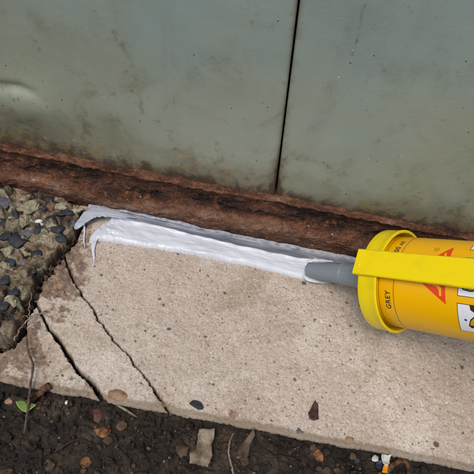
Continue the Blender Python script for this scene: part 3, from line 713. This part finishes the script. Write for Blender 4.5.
tag(o, 'small dark red-brown leaf scrap lying on the concrete slab', 'leaf')
o = flat_poly('bark_flake', [(12, 396), (22, 398), (30, 403), (28, 412), (20, 414), (13, 407)], SZ + 0.0005, B_DARK, 0.0008, 0.001, 0.0008, 4)
tag(o, 'dark flake of bark on the soil beneath the green leaf', 'bark')

leaf = empty('green_leaf', on_z(27, 407, SZ + 0.004))
o = flat_poly('leaf_blade', [(16.5, 403.5), (21, 402), (28, 402.3), (33, 404.5), (37.5, 406.3), (34, 408.7), (30, 411.5), (26.5, 413.6), (22, 411.5), (18.5, 408)], SZ + 0.004, MAT_LEAF, 0.00025, 0.0012, 0.0003, 5, parent=leaf, origin=leaf.location.copy(), lift=0.0008, sub=0.0006, tear=0.00001)
bm = bmesh.new(); tube_into(bm, [on_z(a, b, SZ + 0.0058) - leaf.location for a, b in [(16, 403.6), (22, 405), (30, 406.4), (36, 406.5)]], [0.00022, 0.0002, 0.00014, 0.00006], 6)
from_bm('midrib', bm, MAT_LEAF, leaf)
tag(leaf, 'small bright green leaf lying on dark soil at lower left', 'leaf')

def twig(name, pts, rad, mat, label, cat, jitter=0.00008, seed=0, flat=1.0, n=7, branches=()):
    org = Vector(pts[0]); bm = bmesh.new()
    path = smooth_path([Vector(p) - org for p in pts], n, jitter, seed)
    rr_ = [rad[0] + (rad[1] - rad[0]) * i / (len(path) - 1) for i in range(len(path))]
    tube_into(bm, path, rr_, 8, flat)
    for b, r in branches:
        path = smooth_path([Vector(p) - org for p in b], n, jitter, seed + 1)
        tube_into(bm, path, [r * (1 - 0.7 * i / (len(path) - 1)) for i in range(len(path))], 6)
    o = from_bm(name, bm, mat); o.location = org; return tag(o, label, cat)
twig('dry_stalk', [on_z(26, 336, 0.003), on_z(28, 350, 0.003), on_z(33, 366, 0.004), on_z(30.5, 385, 0.002), on_z(29, 400, 0.0012), on_z(26.5, 418, -0.0015), on_z(24.5, 433, -0.003)], (0.00055, 0.0006), B_STALK,
     'thin dry stalk crossing the slab edge and green leaf at lower left', 'stalk', seed=3)
twig('wood_stick', [on_z(28, 402, SZ + 0.006), on_z(36, 396, -0.004), on_z(44, 389, -0.001), on_z(49, 386, 0.0)], (0.0015, 0.0022), B_STICK,
     'short reddish-brown stick leaning on the slab edge beside the flat grey stone', 'stick', 0.00009, 5, 0.7)
twig('fine_root', [on_z(47, 311, 0.0012), on_z(38, 314, 0.003), on_z(30, 318, 0.003), on_z(23, 325, 0.003), on_z(17, 335, 0.004), on_z(14, 341, 0.003)], (0.0005, 0.0004), B_ROOT,
     'branching pale dry root over the broken slab corner beside the rubble', 'root', 0.00025, 7,
     branches=[([on_z(30, 318, 0.003), on_z(29, 308, 0.003), on_z(31, 296, 0.004), on_z(28, 288, 0.003)], 0.0004), ([on_z(38, 314, 0.003), on_z(36, 322, 0.002), on_z(41, 330, 0.001)], 0.0003), ([on_z(30, 318, 0.003), on_z(24, 316, 0.004), on_z(20, 320, 0.003)], 0.0003)])
twig('fine_root', [on_z(234, 432, SZ + 0.003), on_z(230, 442, SZ + 0.003), on_z(228.5, 452, SZ + 0.003), on_z(231, 463, SZ + 0.002), on_z(234, 478, SZ + 0.001)], (0.0004, 0.0005), B_ROOT,
     'single pale root strand on the soil between bark chip and curled leaf', 'root', 0.0001, 9)
twig('wood_stick', [on_z(386, 474, SZ + 0.002), on_z(392, 466, SZ + 0.004), on_z(400, 461, SZ + 0.005), on_z(407, 463, SZ + 0.004), on_z(409, 474, SZ + 0.002)], (0.0014, 0.0011), B_STICK,
     'bent brown stick on the soil right of the torn wrapper', 'stick', 0.00009, 11, 0.7)
twig('wood_stick', [on_z(55, 452, SZ + 0.002), on_z(75, 440, SZ + 0.003), on_z(92, 443, SZ + 0.002)], (0.0007, 0.0004), B_DARK,
     'thin dark twig on the soil below the orange-brown pebble', 'stick', 0.00009, 12)
twig('wood_stick', [on_z(262, 462, SZ + 0.002), on_z(280, 456, SZ + 0.003), on_z(296, 459, SZ + 0.002)], (0.0009, 0.0004), B_DARK,
     'thin dark twig on the soil right of the curled dead leaf', 'stick', 0.00009, 13)

fb = bmesh.new(); frn = random.Random(8)
for k in range(90):
    x = frn.uniform(-0.14, 0.13); y = EDGE_Y - 0.003 - 0.075 * frn.random(); a = frn.uniform(0, 6.28); L = frn.uniform(0.003, 0.010); z = soil_z(x, y) + 0.002
    p_ = [Vector((x, y, z))]
    for q in range(4):
        a += frn.gauss(0, 0.5); p_.append(p_[-1] + Vector((math.cos(a) * L / 4, math.sin(a) * L / 4, frn.gauss(0, 0.0004))))
    tube_into(fb, p_, frn.uniform(0.00005, 0.00015), 5)
sp = []
for _ in range(260):
    x = rs.uniform(-0.15, 0.14); y = EDGE_Y - 0.002 - 0.085 * rs.rand(); sp.append((x, y, soil_z(x, y) + 0.0022, 0.0005 + 0.0017 * rs.rand() ** 2.5))
crumbs('leaf_litter', sp, plain('litter', (0.085, 0.055, 0.036), 0.8, 0.3, 0.35, 130), 'small brown flakes of rotting leaf mixed into the soil', 'leaf litter', 0.3)
tag(from_bm('plant_fibres', fb, B_FIBRE), 'fine brown root hairs and fibres scattered through the soil', 'plant fibres', kind='stuff')
# torn wrapper scrap
PAPER = plain('dirty_paper', (0.58, 0.57, 0.53), 0.6, 0.3, 0.12, 300)
wr = empty('wrapper_scrap', on_z(379, 464, SZ + 0.003)); WO = wr.location.copy()
flat_poly('white_piece', [(379, 456.5), (388, 457.5), (387, 465), (384, 468), (380, 466)], SZ + 0.004, PAPER, 0.0003, 0.002, 0.0010, 21, wr, WO, 0.0010)
flat_poly('yellow_piece', [(383, 465), (387, 464), (386, 474), (380, 474), (381, 469)], SZ + 0.0035, MAT_ORANGEINK, 0.0003, 0.001, 0.0008, 22, wr, WO, 0.0008)
flat_poly('navy_piece', [(374, 462), (380, 461), (381, 467), (378, 471), (375, 468)], SZ + 0.0035, plain('navy_ink', (0.02, 0.03, 0.07), 0.4), 0.0003, 0.001, 0.0008, 23, wr, WO, 0.0008)
flat_poly('white_disc', [(371, 458), (374, 456), (377, 458), (377, 462), (374, 463), (371, 462)], SZ + 0.005, PAPER, 0.0005, 0.0, 0.0004, 24, wr, WO, 0.0012)
tag(wr, 'torn white, yellow and navy wrapper scrap on the soil at the slab edge', 'wrapper')

# ------------------------------------------------------------------ sealant bead
def lerp_poly(pts, xs):
    pts = sorted(pts); return np.interp(xs, [p[0] for p in pts], [p[1] for p in pts])
topB = [(84, 206), (92, 206.5), (100, 208), (115, 210.5), (130, 212), (150, 217), (180, 223.5), (210, 231), (240, 237), (270, 243), (300, 249), (330, 255), (360, 261)]
midB = [(84, 212), (100, 219), (112, 217), (125, 218.5), (160, 227), (200, 237), (250, 248.5), (300, 259), (330, 265), (360, 271)]
botB = [(84, 245), (92, 243.5), (97, 241.5), (103, 240.5), (115, 242), (140, 247), (180, 252.5), (210, 258), (240, 264.5), (270, 271), (300, 278.5), (316, 282.5), (324, 284), (332, 280), (342, 277), (366, 279)]
xs = np.arange(97, 366, 0.28); nsx = len(xs)
nt_ = 64; tt = np.linspace(0, 1, nt_)
skew = np.interp(tt, [0, 0.12, 0.3, 0.5, 0.62, 0.8, 1.0], [-4, -2, 2, 15, 10, -2, -9])
Pb = np.zeros((nsx, nt_, 3))
for i in range(nsx):
    dec = math.exp(-(xs[i] - 97) / 13)
    xr = xs[i] + skew * dec
    yt = lerp_poly(topB, xr) + 0.7 * gn(xr * 0.07, xr * 0, 90) + (0.4 * gn(xr * 0.17, xr * 0, 91)) * sstep(0.9, 1, tt)
    ym = lerp_poly(midB, xr) + 0.7 * gn(xr * 0.05, xr * 0, 92)
    yb = lerp_poly(botB, xr) + 0.6 * gn(xr * 0.06, xr * 0, 93) + (0.4 * gn(xr * 0.35, xr * 0, 94)) * (1 - sstep(0, 0.1, tt))
    for j in range(nt_):
        t = tt[j]
        m_ = on_z(xr[j], ym[j], 0.0030)
        if t < 0.55:
            a = on_z(xr[j], yb[j], 0.0002); Pb[i, j] = a.lerp(m_, t / 0.55)
        else:
            e = on_y(xr[j], yt[j], -0.0008); Pb[i, j] = m_.lerp(e, (t - 0.55) / 0.45)
S_, T_ = np.meshgrid(xs, tt, indexing='ij')
endl = sstep(97, 104, S_)
h = 0.0019 * np.sqrt(np.clip(T_ / 0.07, 0, 1)) * (1 - 0.55 * sstep(0.1, 0.5, T_))        # thick lower lip
h += 0.0011 * np.exp(-((T_ - 0.53 - 0.04 * gn(S_ * 0.04, S_ * 0, 95)) / 0.035) ** 2) * (0.6 + 0.5 * gn(S_ * 0.08, S_ * 0, 96))
h += 0.0006 * np.exp(-((T_ - 0.97) / 0.02) ** 2) * (0.4 + 0.6 * np.clip(gn(S_ * 0.16, S_ * 0, 97) + 0.3, 0, 1))
h += 0.00018 * gn(S_ * 0.03, T_ * 11, 98) + 0.00010 * gn(S_ * 0.05, T_ * 26, 99) + 0.00035 * np.clip(gn(S_ * 0.045, T_ * 3 + 4, 107), 0, 1) + 0.0003 * fbm(S_ * 0.06, T_ * 5, 100, 3)
# rumpled at the ragged left end
rump = 1 - sstep(100, 140, S_); h += rump * (0.0005 * fbm(S_ * 0.12, T_ * 8 + S_ * 0.05, 101, 3) + 0.0011 * np.abs(gn(S_ * 0.05, T_ * 7 + S_ * 0.06, 102)))
# lump squeezed out round the nozzle tip
h += 0.0016 * np.exp(-(((S_ - 316) / 11) ** 2)) * np.exp(-((T_ - 0.5) / 0.28) ** 2) * (1 + 0.5 * fbm(S_ * 0.3, T_ * 9, 103, 2))
# normal blend: up on the slab, tilted out on the rail
wz = 1 - 0.45 * sstep(0.5, 0.75, T_); wy_ = -0.75 * sstep(0.5, 0.8, T_)
Pb[..., 2] += h * wz; Pb[..., 1] += h * wy_
sag = 0.0022 * np.sin(np.clip((T_ - 0.55) / 0.45, 0, 1) * np.pi); Pb[..., 1] += sag * 0.7; Pb[..., 2] -= sag * 0.5
# close the edges down into the surfaces they lie on
Pb[:, 0, 2] = -0.0008; Pb[:, -1, 1] += 0.0022
Pb[0, :, 2] = np.minimum(Pb[0, :, 2], -0.0005 + 0.004 * sstep(0.5, 0.9, tt))
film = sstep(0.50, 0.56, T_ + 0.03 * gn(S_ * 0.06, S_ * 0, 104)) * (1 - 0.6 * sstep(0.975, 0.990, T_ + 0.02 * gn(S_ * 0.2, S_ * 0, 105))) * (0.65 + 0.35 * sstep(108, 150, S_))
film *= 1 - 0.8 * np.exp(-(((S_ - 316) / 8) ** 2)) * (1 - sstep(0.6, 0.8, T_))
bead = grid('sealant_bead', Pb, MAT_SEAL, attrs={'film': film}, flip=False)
# torn flaps and strings at the ragged end belong to the same body of sealant
bm = bmesh.new(); bm.from_mesh(bead.data); fl = bm.verts.layers.float.get('film')
def ribbon(pts, widths, z_list, thick=0.0011, seed=0, cross=None):
    n0 = len(bm.verts); fv = 0.5 if seed in (1, 2, 9) else (0.15 if seed == 4 else 0.0); path = smooth_path([on_z(a, b, z) for (a, b), z in zip(pts, z_list)], 9)
    wi = np.interp(np.linspace(0, len(widths) - 1, len(path)), range(len(widths)), widths)
    prev = None; K = 16
    for i, p in enumerate(path):
        t = (path[min(i + 1, len(path) - 1)] - path[max(i - 1, 0)]).normalized()
        sd_ = Vector((-t.y, t.x, 0)).normalized(); up = t.cross(sd_); up = up if up.z > 0 else -up
        kk = (p - CAM).dot(Fv) / FPX; wd = wi[i] * kk / 2; ring = []
        for k in range(K):
            a = k / K * 2 * math.pi; th = min(thick, wd * 0.8)
            off = 0.25 * th * mnoise.noise(Vector((i * 0.25, math.cos(a) * 2.5, seed)))
            edge = 1 + 0.25 * mnoise.noise(Vector((i * 0.35, math.sin(a), seed + 5)))
            ring.append(bm.verts.new(p + sd_ * (wd * math.cos(a) * edge) + up * (th * (0.5 * math.sin(a)) + off + th * 0.5)))
        for v_ in ring: v_[fl] = fv
        if prev:
            for k in range(K): bm.faces.new((prev[k], prev[(k + 1) % K], ring[(k + 1) % K], ring[k]))
        else: bm.faces.new(ring)
        prev = ring
    bm.faces.new(list(reversed(prev)))
ribbon([(136, 218), (122, 215.5), (108, 213), (98, 212.5), (91, 214), (84, 220), (79, 225), (75.5, 229.5)], [1, 6, 11, 14, 14, 10, 8, 3], [0.0040, 0.0055, 0.0062, 0.0060, 0.0054, 0.0042, 0.0034, 0.0024], 0.0010, 1)
ribbon([(126, 223), (114, 225), (106, 229), (99, 234), (94, 239), (91.5, 244)], [1, 6, 11, 11, 8, 4], [0.0012, 0.0024, 0.0026, 0.0018, 0.0010, 0.0006], 0.0010, 4)
ribbon([(98, 235), (94.5, 242), (93.2, 249), (93.6, 255), (94.5, 260)], [6, 4.5, 3.4, 2.6, 1.2], [0.0010, 0.0006, 0.0002, 0.0, -0.0001], 0.0007, 5)
ribbon([(94.4, 259), (93.5, 265), (91, 271)], [1.0, 0.7, 0.4], [0.0003, 0.0002, 0.0001], 0.0005, 6)
ribbon([(84, 224), (84.5, 232), (84, 240), (85, 248)], [2.6, 1.6, 1.2, 0.6], [0.002, 0.0008, 0.0004, 0.0002], 0.0008, 7)
ribbon([(94, 212), (108, 216), (122, 218), (140, 222)], [0.6, 1.8, 2.2, 0.6], [0.0062, 0.0068, 0.0064, 0.0046], 0.0009, 9)
# smears dragged over the nozzle tip
ribbon([(309, 262), (315, 260.5), (324, 261), (333, 261.5)], [2, 4, 3, 1], [0.012, 0.0125, 0.0125, 0.012], 0.0010, 10)
ribbon([(303, 275), (308, 279.5), (318, 281.5), (330, 282.5)], [2, 5, 5, 1.5], [0.004, 0.0035, 0.003, 0.002], 0.0016, 11)
bmesh.ops.recalc_face_normals(bm, faces=bm.faces)
for f in bm.faces: f.smooth = True
bm.to_mesh(bead.data); bm.free()
tag(bead, 'wet pale grey sealant bead smeared along the joint between slab and rusty rail', 'sealant')

# ------------------------------------------------------------------ gun and cartridge
TIP = on_z(309, 269.5, 0.0065)
z0 = (TIP - CAM).dot(Fv)
RC_PX = (386.0, 279.5); z1 = z0 / 1.137
RINGC = CAM + ray(*RC_PX) * z1
AX = (RINGC - TIP).normalized(); NOZ = (RINGC - TIP).length
toCam = (CAM - RINGC); e1 = (toCam - AX * toCam.dot(AX)).normalized(); e2 = AX.cross(e1).normalized()
Mg = Matrix(((e1.x, e2.x, AX.x, RINGC.x), (e1.y, e2.y, AX.y, RINGC.y), (e1.z, e2.z, AX.z, RINGC.z), (0, 0, 0, 1)))
Mi = Mg.inverted()
print('nozzle length', NOZ, 'axis', AX, 'ring', RINGC)
def cyl_hit(px, py, r):
    o = Mi @ CAM; d = (Mi.to_3x3() @ ray(px, py)).normalized()
    a = d.x ** 2 + d.y ** 2; b = 2 * (o.x * d.x + o.y * d.y); c_ = o.x ** 2 + o.y ** 2 - r * r
    disc = max(b * b - 4 * a * c_, 0); t = (-b - math.sqrt(disc)) / (2 * a); p = o + d * t
    return p.z, math.atan2(p.y, p.x)
RC = 0.0236; RR = 0.0268
def lathe(profile, seg=128, smooth_deg=40):
    bm = bmesh.new(); rings = []
    for r, s in profile:
        rings.append([bm.verts.new((r * math.cos(k / seg * 2 * math.pi), r * math.sin(k / seg * 2 * math.pi), s)) for k in range(seg)])
    for i in range(len(rings) - 1):
        for k in range(seg): bm.faces.new((rings[i][k], rings[i][(k + 1) % seg], rings[i + 1][(k + 1) % seg], rings[i + 1][k]))
    return bm, rings
def lathe_obj(name, profile, mat, parent, seg=128, caps=(True, True), closed=False):
    bm, rings = lathe(profile, seg)
    if closed:
        for k in range(seg): bm.faces.new((rings[-1][k], rings[-1][(k + 1) % seg], rings[0][(k + 1) % seg], rings[0][k]))
    else:
        if caps[0]: bm.faces.new(rings[0])
        if caps[1]: bm.faces.new(rings[-1])
    o = from_bm(name, bm, mat, parent); return autosmooth(o, 32)
cart = empty('sealant_cartridge'); cart.matrix_world = Mg
tag(cart, 'amber-yellow sealant cartridge with red triangle logo and grey nozzle, held in the gun', 'cartridge')
lathe_obj('tube', [(0.009, 0.0016), (0.0215, 0.0016), (0.0230, 0.0020), (RC, 0.0032), (RC, 0.02), (RC, 0.06), (RC, 0.12), (RC, 0.205), (RC + 0.0006, 0.206), (RC + 0.0006, 0.214), (RC - 0.001, 0.215), (RC - 0.001, 0.20)], MAT_CART, cart)
noz = lathe_obj('nozzle', [(0.0088, 0.0015), (0.0088, -0.006), (0.0080, -0.0075), (0.0074, -0.0085), (0.0070, -0.014), (0.0064, -NOZ * 0.50), (0.0066, -NOZ * 0.505), (0.0066, -NOZ * 0.525), (0.0062, -NOZ * 0.53), (0.0054, -NOZ * 0.78), (0.0046, -NOZ + 0.0005), (0.0042, -NOZ), (0.0034, -NOZ), (0.0034, -NOZ + 0.006)], MAT_NOZ, cart, 64)

def wrap_poly(name, sp_pts, mat, r, sub=0.0010, parent=cart):
    """flat shape in (s, phi*RC) drawn on the tube"""
    pts = [Vector((s, ph * RC)) for s, ph in sp_pts]; out = []
    for i, p in enumerate(pts):
        q = pts[(i + 1) % len(pts)]; n = max(1, int((q - p).length / sub))
        for k in range(n): out.append(p.lerp(q, k / n))
    xs_ = [p.x for p in out]; ys_ = [p.y for p in out]; pv = list(out)
    arr = [tuple(p) for p in out]
    for gx in np.arange(min(xs_) + sub / 2, max(xs_), sub):
        for gy in np.arange(min(ys_) + sub / 2, max(ys_), sub):
            if poly_sd(np.array([gx]), np.array([gy]), arr)[0] < -sub * 0.4: pv.append(Vector((gx, gy)))
    n = len(out); v, e, f, *_ = geometry.delaunay_2d_cdt(pv, [(i, (i + 1) % n) for i in range(n)], [], 1, 1e-7)
    bm = bmesh.new(); vs = [bm.verts.new((r * math.cos(p.y / RC), r * math.sin(p.y / RC), p.x)) for p in v]
    for t in f: bm.faces.new([vs[i] for i in t])
    me = bpy.data.meshes.new(name); bm.to_mesh(me); bm.free()
    return link(name, me, mat, parent)
def hits(px, r=RC): return [cyl_hit(a, b, r) for a, b in px]
def band(s, wdt, r=RC + 0.00007, mat=MAT_BROWNINK):
    bm, rings = lathe([(r, s - wdt / 2), (r, s + wdt / 2)], 160)
    return from_bm('printed_line', bm, mat, cart)
s_l1, _ = cyl_hit(378.5, 290, RC); s_l2, ph_l2 = cyl_hit(393.5, 285, RC)
print('bands', s_l1, s_l2)
band(s_l1, 0.00028); band(s_l2, 0.00028)
# logo: red triangle (apex towards the nozzle) with an amber stroke inside
L1, L2, L3 = hits([(454.5, 247.5), (413, 274), (446, 304.5)])
def bary(u, v):   # u along left->right, v across (0 = upper corner, 1 = lower corner)
    s = L2[0] + (0.5 * (L1[0] + L3[0]) - L2[0]) * u
    return s
wrap_poly('printed_logo', [L1, L2, L3], MAT_RED, RC + 0.00006)
cen = ((L1[0] + L2[0] + L3[0]) / 3, (L1[1] + L2[1] + L3[1]) / 3)
st_px = [(423, 281.6), (432, 282.2), (438.5, 284.4), (441.2, 288), (441.4, 296), (439.2, 296), (438.9, 290.5), (436.8, 287), (431, 284.8), (427, 284.2)]
wrap_poly('logo_stroke', hits(st_px), MAT_CART, RC + 0.00012)
wrap_poly('logo_stroke', hits([(444.5, 254), (447, 252.5), (446.5, 270), (443.5, 270)]), MAT_CART, RC + 0.00012)
# registered mark
tc_ = cyl_hit(437, 249.5, RC)
def ring_print(cs, cp, r_o, r_i, mat, name='registered_mark'):
    bm = bmesh.new(); K = 32; A = []; B = []
    for k in range(K):
        a = k / K * 2 * math.pi
        for L, rr2 in ((A, r_o), (B, r_i)):
            s = cs + rr2 * math.cos(a); ph = cp + rr2 * math.sin(a) / RC
            L.append(bm.verts.new(((RC + 0.00008) * math.cos(ph), (RC + 0.00008) * math.sin(ph), s)))
    for k in range(K): bm.faces.new((A[k], A[(k + 1) % K], B[(k + 1) % K], B[k]))
    return from_bm(name, bm, mat, cart)
ring_print(tc_[0], tc_[1], 0.00125, 0.00098, MAT_PALEINK)
def text(body, s0, ph0, size, mat, name='printed_text', r=RC + 0.00009, align='CENTER'):
    cu = bpy.data.curves.new('t', 'FONT'); cu.body = body; cu.size = size; cu.align_x = align; cu.align_y = 'CENTER'; cu.space_character = 1.12; cu.offset = size * 0.018
    to = bpy.data.objects.new('t', cu); scene.collection.objects.link(to); bpy.context.view_layer.update()
    me = bpy.data.meshes.new_from_object(to.evaluated_get(bpy.context.evaluated_depsgraph_get()))
    bpy.data.objects.remove(to); bpy.data.curves.remove(cu)
    bm = bmesh.new(); bm.from_mesh(me)
    bmesh.ops.subdivide_edges(bm, edges=[e for e in bm.edges if e.calc_length() > size * 0.25], cuts=2)
    for v in bm.verts:
        ph = ph0 + TXD * v.co.x / RC; s = s0 - v.co.y
        v.co = (r * math.cos(ph), r * math.sin(ph), s)
    bm.to_mesh(me); bm.free(); me.name = name
    return link(name, me, mat, cart)
up_h = cyl_hit(400, 250, RC); dn_h = cyl_hit(400, 300, RC); TXD = 1 if up_h[1] > dn_h[1] else -1
g_ = cyl_hit(391, 300.5, RC); text('GREY', s_l1 * 0.38 + s_l2 * 0.62, g_[1], 0.0037, MAT_INK)
g_ = cyl_hit(397.5, 247.2, RC); text('300 ml', s_l1 * 0.38 + s_l2 * 0.62, g_[1], 0.0036, MAT_INK)
text('R', tc_[0], tc_[1], 0.0015, MAT_PALEINK)
tx = bpy.data.objects
# pictogram boxes: all start at the same distance from the nozzle
s_b, _ = cyl_hit(457, 300, RC)
def box_print(ph_a, ph_b, s_a, s_c, mats):
    def q(g, m_, nm, r): wrap_poly(nm, [(s_a + g, ph_a + g / RC * np.sign(ph_b - ph_a)), (s_c - g, ph_a + g / RC * np.sign(ph_b - ph_a)), (s_c - g, ph_b - g / RC * np.sign(ph_b - ph_a)), (s_a + g, ph_b - g / RC * np.sign(ph_b - ph_a))], m_, r, 0.0012)
    q(0, MAT_INK, 'pictogram_border', RC + 0.00006); q(0.0003, MAT_WHITE, 'pictogram_panel', RC + 0.00011)
pA1 = cyl_hit(468, 250, RC)[1]; pA2 = pA1 + TXD * 0.75
pB1 = cyl_hit(462, 296.5, RC)[1]; pB2 = cyl_hit(462, 257, RC)[1]
pC1 = cyl_hit(462, 303.5, RC)[1]; pC2 = pC1 - TXD * 0.62
for a, b in ((pA1, pA2), (pB1, pB2), (pC1, pC2)): box_print(a, b, s_b, s_b + 0.019, None)
R3 = RC + 0.00016; R4 = RC + 0.0002
# green leafy shape with dark outline in the middle box, dark figure with orange arc in the lower one
wrap_poly('pictogram_outline', hits([(458.5, 285), (463, 290), (470, 292), (478, 291.5), (486, 288), (486, 280), (459, 280)]), MAT_INK, R3, 0.0008)
wrap_poly('pictogram_shape', hits([(460.3, 285), (464, 288.7), (470, 290.5), (478, 290), (485, 286.5), (485, 281), (461, 281)]), MAT_LEAFGREEN, R4, 0.0008)
wrap_poly('pictogram_outline', hits([(466.3, 281), (467.2, 281), (468.4, 290.5), (467.4, 290.5)]), MAT_INK, R4 + 0.00004, 0.0006)
wrap_poly('pictogram_shape', hits([(469.5, 305), (481, 305), (483, 313), (474, 312.5), (470.5, 310)]), MAT_INK, R3, 0.0008)
wrap_poly('pictogram_shape', hits([(464.5, 318.5), (467.5, 319.5), (467, 321.2), (464.6, 320.4)]), plain('blue_ink', (0.05, 0.09, 0.25), 0.35), R3, 0.0006)
wrap_poly('pictogram_outline', hits([(469, 325.5), (470.5, 319.5), (475, 316), (481, 315.5), (481, 328), (472, 328)]), MAT_INK, R3, 0.0008)
wrap_poly('pictogram_shape', hits([(470.3, 325), (471.5, 320.3), (475.5, 317.2), (480, 317), (480, 321), (476, 321.5), (474.3, 325.5)]), MAT_ORANGEINK, R4, 0.0007)

gun = empty('sealant_gun'); gun.matrix_world = Mg
tag(gun, 'lemon-yellow sealant gun cradle with front ring and flat bar, reaching in from the right', 'sealant gun')
# front ring: a thin rolled band with a front plate
lathe_obj('front_ring', [(0.0095, -0.0010), (RR - 0.0012, -0.0010), (RR - 0.0003, -0.0006), (RR, 0.0004), (RR, 0.0040), (RR + 0.0002, 0.0080), (RR + 0.0004, 0.0084), (RR + 0.0004, 0.0093), (RR - 0.0002, 0.0097), (RR - 0.0010, 0.0095), (RR - 0.0012, 0.0085), (RR - 0.0013, 0.0010), (RR - 0.002, 0.0003), (0.0095, 0.0003)], MAT_GUN, gun, 160, closed=True)
sb, phb = cyl_hit(400, 266.0, RR + 0.001)
print('bar phi', phb, 'span px check')
def bar_bm(s0, s1, w_, r0, r1):
    bm = bmesh.new(); n = Vector((math.cos(phb), math.sin(phb), 0)); t = Vector((-math.sin(phb), math.cos(phb), 0))
    secs = []; N = 10
    cs = [(-w_ / 2, r0 + 0.0003), (-w_ / 2 + 0.0003, r0), (w_ / 2 - 0.0003, r0), (w_ / 2, r0 + 0.0003), (w_ / 2, r1 - 0.0005), (w_ / 2 - 0.0005, r1), (-w_ / 2 + 0.0005, r1), (-w_ / 2, r1 - 0.0005)]
    for k in range(N + 1):
        s = s0 + (s1 - s0) * k / N
        secs.append([bm.verts.new(n * r_ + t * a + Vector((0, 0, s))) for a, r_ in cs])
    for i in range(N):
        for k in range(8): bm.faces.new((secs[i][k], secs[i][(k + 1) % 8], secs[i + 1][(k + 1) % 8], secs[i + 1][k]))
    bm.faces.new(secs[0]); bm.faces.new(secs[-1]); return bm
BW = 0.0134
bm = bar_bm(-0.0026, 0.218, BW, RR + 0.0003, RR + 0.0019)
# folded front tab
n = Vector((math.cos(phb), math.sin(phb), 0)); t = Vector((-math.sin(phb), math.cos(phb), 0))
v = []
for s in (-0.0026, -0.0011):
    for a in (-BW / 2 + 0.0004, BW / 2 - 0.0004):
        for r_ in (0.012, RR + 0.0010): v.append(bm.verts.new(n * r_ + t * a + Vector((0, 0, s))))
for f in ((0, 1, 3, 2), (4, 6, 7, 5), (0, 4, 5, 1), (2, 3, 7, 6), (0, 2, 6, 4), (1, 5, 7, 3)): bm.faces.new([v[i] for i in f])
autosmooth(from_bm('bar', bm, MAT_GUN, gun), 40)
sr, pr_ = cyl_hit(358.5, 264.5, RR + 0.002)
bm = bmesh.new(); bmesh.ops.create_uvsphere(bm, u_segments=16, v_segments=10, radius=0.0008)
o = from_bm('rivet', bm, MAT_GUN, gun); o.location = n * (RR + 0.0019) + t * ((RR + .0019) * math.sin(pr_ - phb)) + Vector((0, 0, sr))
# lower bar on the far side and rear plate with plunger rod (out of frame)
bm = bmesh.new()
v = []
for s in (0.0005, 0.218):
    for a in (-BW / 2, BW / 2):
        for r_ in (-RR - 0.0018, -RR - 0.0004): v.append(bm.verts.new(n * r_ + t * a + Vector((0, 0, s))))
for f in ((0, 1, 3, 2), (4, 6, 7, 5), (0, 4, 5, 1), (2, 3, 7, 6), (0, 2, 6, 4), (1, 5, 7, 3)): bm.faces.new([v[i] for i in f])
from_bm('bar', bm, MAT_GUN, gun, False)
lathe_obj('rear_plate', [(0.004, 0.218), (RR + 0.0015, 0.218), (RR + 0.0018, 0.2195), (RR + 0.0015, 0.2215), (0.004, 0.2215)], MAT_GUN, gun, 96, closed=True)
lathe_obj('plunger_rod', [(0.0035, 0.20), (0.0035, 0.44)], MAT_STEEL, gun, 32)

bpy.context.view_layer.update()
